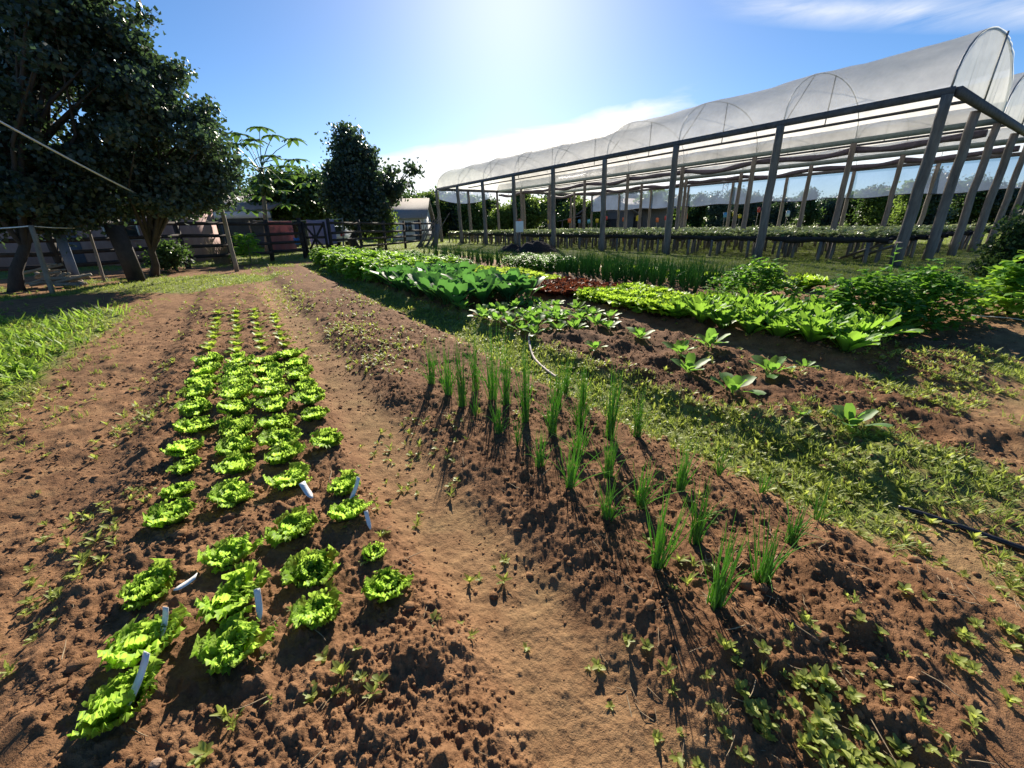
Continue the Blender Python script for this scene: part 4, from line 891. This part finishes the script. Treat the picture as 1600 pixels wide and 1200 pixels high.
def brush():
    a = gp(655, 387); t = thing('brushwood', 'bundle of dry sticks leaning on the fence near the greenhouse', 'sticks', (a[0], a[1], 0)); random.seed(3); mb = MB()
    for k in range(14):
        x0 = random.uniform(-.3, .9); mb.tube([(x0, 0, 0), (x0 + .5 + random.gauss(0, .15), .1, .9), (x0 + 1.1 + random.gauss(0, .3), .15, random.uniform(1.6, 2.5))], [.05, .04, .015], 5)
    mb.build('branches', M['post'], t, True)
    mb = MB(); mb.bar((1.2, -.1, 0), (1.5, .1, 1.6), .35, .06); mb.build('board', M['post'], t)
brush()
def house(name, label, c, rz, w_, d_, h_, roof_h, wall, roof, over=.5, win=(), hip=False):
    t = thing(name, label, 'house', (c[0], c[1], 0), rz)
    mb = MB(); W, D = w_ / 2, d_ / 2; mb.box(-W, -D, -.3, W, D, h_); 
    mb.raw([(-W, -D, h_), (-W, D, h_), (-W, 0, h_ + roof_h), (W, -D, h_), (W, D, h_), (W, 0, h_ + roof_h)], None, [(0, 1, 2), (3, 5, 4)])
    mb.build('wall', M[wall], t)
    mb = MB(); o_ = over; s = roof_h / D
    for sg in (-1, 1):
        P = [(-W - o_, sg * (D + o_), h_ - s * o_ + .03), (W + o_, sg * (D + o_), h_ - s * o_ + .03), (W + o_, 0, h_ + roof_h + .03), (-W - o_, 0, h_ + roof_h + .03)]
        V = P + [(x, y, z + .12) for x, y, z in P]; mb.raw(V, [(0, 1, 2, 3), (4, 7, 6, 5), (0, 4, 5, 1), (1, 5, 6, 2), (2, 6, 7, 3), (3, 7, 4, 0)])
    mb.build('roof', M[roof], t)
    for kind, face, x0, x1, z0, z1 in win:
        mb = MB(); y0 = -D - .04
        if face == 'front': mb.box(x0, y0, z0, x1, y0 + .07, z1); 
        else: mb.box(W - .03, x0, z0, W + .04, x1, z1)
        o = mb.build(kind, M['glass'] if kind == 'window' else M['greywall'] if kind == 'door' else M[wall], t)
        if kind == 'window':
            mb = MB()
            if face == 'front':
                for a, b in (((x0, z0), (x1, z0)), ((x0, z1), (x1, z1))): mb.bar((a[0] - .05, y0 - .02, a[1]), (b[0] + .05, y0 - .02, b[1]), .05, .07)
                for xx in (x0, (x0 + x1) / 2, x1): mb.bar((xx, y0 - .025, z0 + .04), (xx, y0 - .025, z1 - .04), .05, .05)
            else:
                for z in (z0, z1): mb.bar((W + .06, x0, z), (W + .06, x1, z), .05, .07)
            mb.build('frame', M['whitewall'], o)
    return t
pc = at(300, 380, 20) - Vector((5.72, -.37, 0))
house('pink_house', 'faded pink plastered house half hidden by the dark trees', (pc.x, pc.y), rad(20), 10.5, 4.6, 3.2, 1.6, 'pinkwall', 'tile', .5, [('window', 'front', -3.6, -2.2, 1.1, 2.2), ('door', 'front', .2, 1.2, 0, 2.1), ('window', 'front', 2.2, 3.4, 1.1, 2.2)])
def garage():
    c = at(388, 380, 36); t = thing('carport', 'grey roofed carport with pale fascia left of the papaya', 'carport', (c.x, c.y, 0), rad(-8))
    mb = MB(); mb.raw([(-4.4, -2.4, 2.75), (4.4, -2.4, 2.75), (4.4, 2.2, 4.3), (-4.4, 2.2, 4.3), (-4.4, -2.4, 2.87), (4.4, -2.4, 2.87), (4.4, 2.2, 4.42), (-4.4, 2.2, 4.42)], [(0, 3, 2, 1), (4, 5, 6, 7), (0, 1, 5, 4), (1, 2, 6, 5), (2, 3, 7, 6), (3, 0, 4, 7)]); mb.build('roof', M['tile'], t)
    mb = MB(); mb.box(-4.3, -2.38, 2.25, 4.3, -2.3, 2.73); mb.build('fascia', M['whitewall'], t)
    mb = MB(); mb.box(-4.2, 2.0, -.2, 4.2, 2.15, 3.9); mb.build('wall', M['greywall'], t)
    for x in (-4.1, 0, 4.1): mb = MB(); mb.box(x - .1, -2.25, -.2, x + .1, -2.05, 2.74); mb.build('post', M['greywall'], t)
garage()
wc = at(622, 372, 50)
house('white_house', 'small white house with grey tiled roof beyond the fence', (wc.x, wc.y + 3), rad(2), 6.0, 5.5, 2.6, 1.9, 'whitewall', 'tile', .45, [('window', 'front', -2.2, -.9, 1.0, 2.0), ('window', 'front', .6, 1.6, 1.0, 2.0), ('door', 'front', 1.9, 2.7, 0, 2.1)])
def barn():
    c = at(938, 358, 60); t = thing('barn', 'weathered board barn with a lean-to beyond the greenhouse', 'barn', (c.x, c.y, 0), 0)
    mb = MB(); mb.box(-2.8, 0, -.3, 4.5, 7, 2.9); mb.raw([(-2.8, 0, 2.9), (4.5, 0, 2.9), (.4, 0, 5.2), (-2.8, 7, 2.9), (4.5, 7, 2.9), (.4, 7, 5.2)], None, [(0, 1, 2), (3, 5, 4)]); mb.build('wall', M['barnwood'], t)
    mb = MB()
    for (xa, za), (xb, zb) in (((-3.4, 2.62), (.4, 5.3)), ((.4, 5.3), (5.1, 2.66))):
        mb.raw([(xa, -.5, za), (xb, -.5, zb), (xb, 7.5, zb), (xa, 7.5, za), (xa, -.5, za + .1), (xb, -.5, zb + .1), (xb, 7.5, zb + .1), (xa, 7.5, za + .1)], [(0, 3, 2, 1), (4, 5, 6, 7), (0, 1, 5, 4), (1, 2, 6, 5), (2, 3, 7, 6), (3, 0, 4, 7)])
    mb.build('roof', M['barnroof'], t)
    mb = MB(); mb.raw([(-5.6, -1, 1.9), (-2.9, -1, 2.5), (-2.9, 6, 2.5), (-5.6, 6, 1.9), (-5.6, -1, 1.98), (-2.9, -1, 2.58), (-2.9, 6, 2.58), (-5.6, 6, 1.98)], [(0, 3, 2, 1), (4, 5, 6, 7), (0, 1, 5, 4), (1, 2, 6, 5), (2, 3, 7, 6), (3, 0, 4, 7)]); mb.build('lean_to', M['barnroof'], t)
    for x in (-5.4, -4.0): mb = MB(); mb.box(x - .08, -.8, -.2, x + .08, -.64, 1.95); mb.build('post', M['barnwood'], t)
    mb = MB(); mb.box(.6, -.06, 0, 2.2, -.01, 2.1); mb.build('door', M['fencewood'], t)
    c = at(1000, 358, 62); t = thing('shed', 'low shed with a rusty flat roof right of the barn', 'shed', (c.x, c.y, 0), 0)
    mb = MB(); mb.box(-2.6, 0, -.3, 4, 6, 3.5); mb.build('wall', M['barnwood'], t)
    mb = MB(); mb.raw([(-3, -1.8, 3.3), (4.4, -1.8, 3.3), (4.4, 6.5, 5.0), (-3, 6.5, 5.0), (-3, -1.8, 3.4), (4.4, -1.8, 3.4), (4.4, 6.5, 5.1), (-3, 6.5, 5.1)], [(0, 3, 2, 1), (4, 5, 6, 7), (0, 1, 5, 4), (1, 2, 6, 5), (2, 3, 7, 6), (3, 0, 4, 7)]); mb.build('roof', M['barnroof'], t)
    mb = MB(); mb.box(-1.6, -.06, 0, .2, -.01, 2.3); mb.build('door', M['fencewood'], t)
barn()
def lattice():
    b = at(1125, 345, 140); h = at(1125, 300, 140).z; t = thing('lattice_mast', 'thin lattice mast above the far trees', 'mast', (b.x, b.y, 0)); mb = MB()
    for sx in (-1, 1): mb.tube([(sx * 1.1, 0, 0), (sx * .6, 0, h + 6)], .09, 4)
    for k in range(14):
        z = k / 14 * (h + 6); q = 1.1 - .5 * k / 14; mb.tube([(-q, 0, z), (q, 0, z + (h + 6) / 14)], .06, 4); mb.tube([(q, 0, z), (-q, 0, z + (h + 6) / 14)], .06, 4)
    mb.build('frame', M['pipe'], t)
lattice()
def car():
    c = at(537, 385, 38); t = thing('parked_car', 'white car parked behind the gate', 'car', (c.x, c.y, 0), rad(96))
    prof = [(-2.1, .35), (-2.15, .8), (-2.05, 1.02), (-1.75, 1.1), (-1.25, 1.58), (.35, 1.62), (1.05, 1.1), (1.95, .92), (2.12, .7), (2.1, .35)]
    W = .84; mb = MB(); n = len(prof); V = []
    for sy, k in ((-1, 1.0), (1, 1.0)):
        for x, z in prof: V.append((x, sy * (W if z < 1.15 else W * .84), z))
    Q = [(i, (i + 1) % n, n + (i + 1) % n, n + i) for i in range(n)]
    Fn = [tuple(range(n))[::-1], tuple(range(n, 2 * n))]
    o = build('body', V, [np.array(Q), np.array(Fn)], M['carwhite'], t, None); b = o.modifiers.new('b', 'BEVEL'); b.width = .06; b.segments = 2
    mb = MB(); mb.raw([(-1.76, -.62, 1.14), (-1.76, .62, 1.14), (-1.31, .58, 1.55), (-1.31, -.58, 1.55)], [(0, 1, 2, 3)]); mb.build('rear_window', M['glass'], t).location = (-.05, 0, .02)
    for sy in (-1, 1):
        mb = MB(); y = sy * (W * .84 + .02); mb.raw([(-1.3, y * 1.06, 1.14), (.8, y * 1.06, 1.14), (.3, y, 1.55), (-1.1, y, 1.55)], [(0, 1, 2, 3)]); mb.build('side_window', M['glass'], t)
        mb = MB(); mb.box(-2.2, sy * .62 - .14, .82, -2.1, sy * .62 + .14, 1.0); mb.build('tail_light', M['redlight'], t)
        for x in (-1.35, 1.3):
            mb = MB(); mb.tube([(x, sy * .62, .33), (x, sy * .88, .33)], .33, 16); wh = mb.build('wheel', M['rubber'], t); mb = MB(); mb.tube([(x, sy * .88, .33), (x, sy * .9, .33)], .2, 12); mb.build('rim', M['pipe'], wh)
car()
def cloth(name, px0, px1, py0, py1, Y, mat, label):
    a, b = at(px0, py0, Y), at(px1, py0, Y); z1 = at(px0, py1, Y).z; mb = MB(); P = np.zeros((24, 10, 3))
    for i, s in enumerate(np.linspace(0, 1, 24)):
        for j, h in enumerate(np.linspace(0, 1, 10)):
            p = a.lerp(b, s); P[i, j] = (p.x, p.y + .05 * math.sin(s * 19 + h) * (.2 + h), (p.z - .05 * math.sin(math.pi * s)) + (z1 - p.z) * h)
    mb.grid(P, .5); o = mb.build(name, mat, None, True); m_ = o.modifiers.new('thick', 'SOLIDIFY'); m_.thickness = .01; tag(o, label, 'cloth', 'washing behind the fence')
cloth('towel', 416, 455, 345, 392, 27.5, M['pinkcloth'], 'dusty pink sheet hanging beside the papaya trunk')
cloth('towel', 478, 521, 343, 382, 27.5, M['lilaccloth'], 'pale lilac sheet hanging behind the gate')
cloth('towel', 458, 467, 371, 381, 27.0, M['bluecloth'], 'small bright blue cloth between the two sheets')
def line(name, a, b, sag, r, label, cat, mat='rope'):
    mb = MB(); mb.tube([Vector(a).lerp(Vector(b), t) - Vector((0, 0, sag * 4 * t * (1 - t))) for t in np.linspace(0, 1, 20)], r, 5); tag(mb.build(name, M[mat], None, True), label, cat)
line('clothesline', at(395, 345, 27.55), at(535, 342, 27.55), .06, .012, 'thin washing line behind the fence holding the sheets', 'line')
def pole(pb, pt, Y, r, label, name='pole', mat='palebark'):
    a, b = at(*pb, Y), at(*pt, Y); a.z = hz(a.x, a.y) - .1; mb = MB(); mb.tube([a + (b - a) * t + Vector((random.gauss(0, .006), 0, 0)) for t in np.linspace(0, 1, 6)], [r, r * .97, r * .95, r * .93, r * .9, r * .86], 7, True, .04); tag(mb.build(name, M[mat], None, True), label, name)
pole((82, 460), (48, 352), 10.1, .055, 'thin pale pole holding the wire at the left edge')
pole((165, 443), (138, 358), 12.6, .04, 'slender dark stake left of the broad tree trunk', 'stake', 'post')
pole((371, 426), (344, 318), 15.2, .075, 'leaning pale pole before the dry grass tuft')
pole((400, 392), (388, 345), 27.55, .05, 'short pole holding the left end of the washing line')
pole((535, 385), (535, 340), 27.55, .05, 'short pole holding the right end of the washing line behind the gate')
def board():
    a, b = gp(122, 446), at(88, 352, 11.9); mb = MB(); mb.bar((a[0], a[1], 0), b, .28, .035, (0, 1, 0)); tag(mb.build('board', M['greywall']), 'tall grey blue board leaning by the wood pile', 'board')
    a = gp(215, 440); b = at(178, 352, 12.3); mb = MB(); mb.bar((a[0], a[1], -.1), b, .5, .08, (0, 1, 0)); tag(mb.build('slab', M['fencewood']), 'wide dark slab leaning on the broad tree trunk', 'slab')
board()
line('wire', at(-60, 358, 9.9), at(48, 353, 10.1), .02, .014, 'pale wire from the left edge to the thin pole', 'wire')
line('wire', at(48, 353, 10.1), at(122, 356, 12.0), .02, .012, 'pale wire from the thin pole toward the grey board', 'wire')
line('cable', at(-140, 112, 7.5), at(306, 345, 16.0), .12, .022, 'pale overhead cable sloping down across the dark trees', 'cable')
def woodpile():
    a = gp(95, 448); t = thing('wood_pile', 'heap of cut branches and scraps under the tree', 'wood pile', (a[0], a[1], 0)); random.seed(9); mb = MB()
    for k in range(26):
        r = random.uniform(.025, .06); z = .08 + .55 * random.random() * random.random(); x = random.uniform(-.55, .55) * (1.2 - z); a_ = random.uniform(-.6, .6); L = random.uniform(.4, .9)
        mb.tube([(x - L / 2 * math.cos(a_), -L / 2 * math.sin(a_) + random.uniform(-.3, .3), z), (x + L / 2 * math.cos(a_), L / 2 * math.sin(a_), z + random.uniform(-.1, .2))], r, 6)
    mb.build('branches', M['palebark'], t)
woodpile()
def reed():
    a = gp(328, 416); me = blades('dry_grass_clump', M['straw'], 260, 1.05, .55, .011, 77, .2, .5); put('dry_grass_clump', me, (a[0], a[1] + 1.0, 0), 0, 1.0, 'tuft of dry straw coloured grass against the pink house', 'dry grass')
    a = gp(393, 414); t = thing('sapling', 'young sapling with a few leaves on the bank before the fence', 'sapling', (a[0], a[1], 0)); mb = MB(); mb.tube([(0, 0, 0), (.04, 0, .7), (0, 0, 1.3)], [.03, .022, .01], 5); mb.build('trunk', M['palebark'], t)
    put('crown', bush('crown', M['bean'], 90, .65, 1.45, .09, 78, 4, 3, .3, .25), (0, 0, 0), parent=t)
reed()
def heap():
    for (px, py, Y, r, l) in ((838, 391, 24, .95, 'dark heap of compost on the grass before the greenhouse'), (800, 392, 25, .7, 'smaller dark compost heap left of the large one')):
        a = at(px, py, Y); mb = MB(); P = np.zeros((14, 25, 3))
        for i, q in enumerate(np.linspace(0, 1, 14)):
            for j, f in enumerate(np.linspace(0, 2 * math.pi, 25)):
                n_ = float(fbm(np.array([q * math.cos(f) * 4 + px]), np.array([q * math.sin(f) * 4]), 3)[0])
                P[i, j] = (q * r * 1.4 * math.cos(f), q * r * math.sin(f), (1 - q * q) * r * .65 * (.6 + .8 * n_) - .03)
        P[:, 24] = P[:, 0]; mb.grid(P); o = mb.build('compost_heap', pmat('compost', (.012, .009, .008), (.045, .03, .025), 9, .95, .9), None, True); o.location = (a.x, a.y, hz(a.x, a.y)); tag(o, l, 'compost heap', 'compost heaps before the greenhouse')
heap()
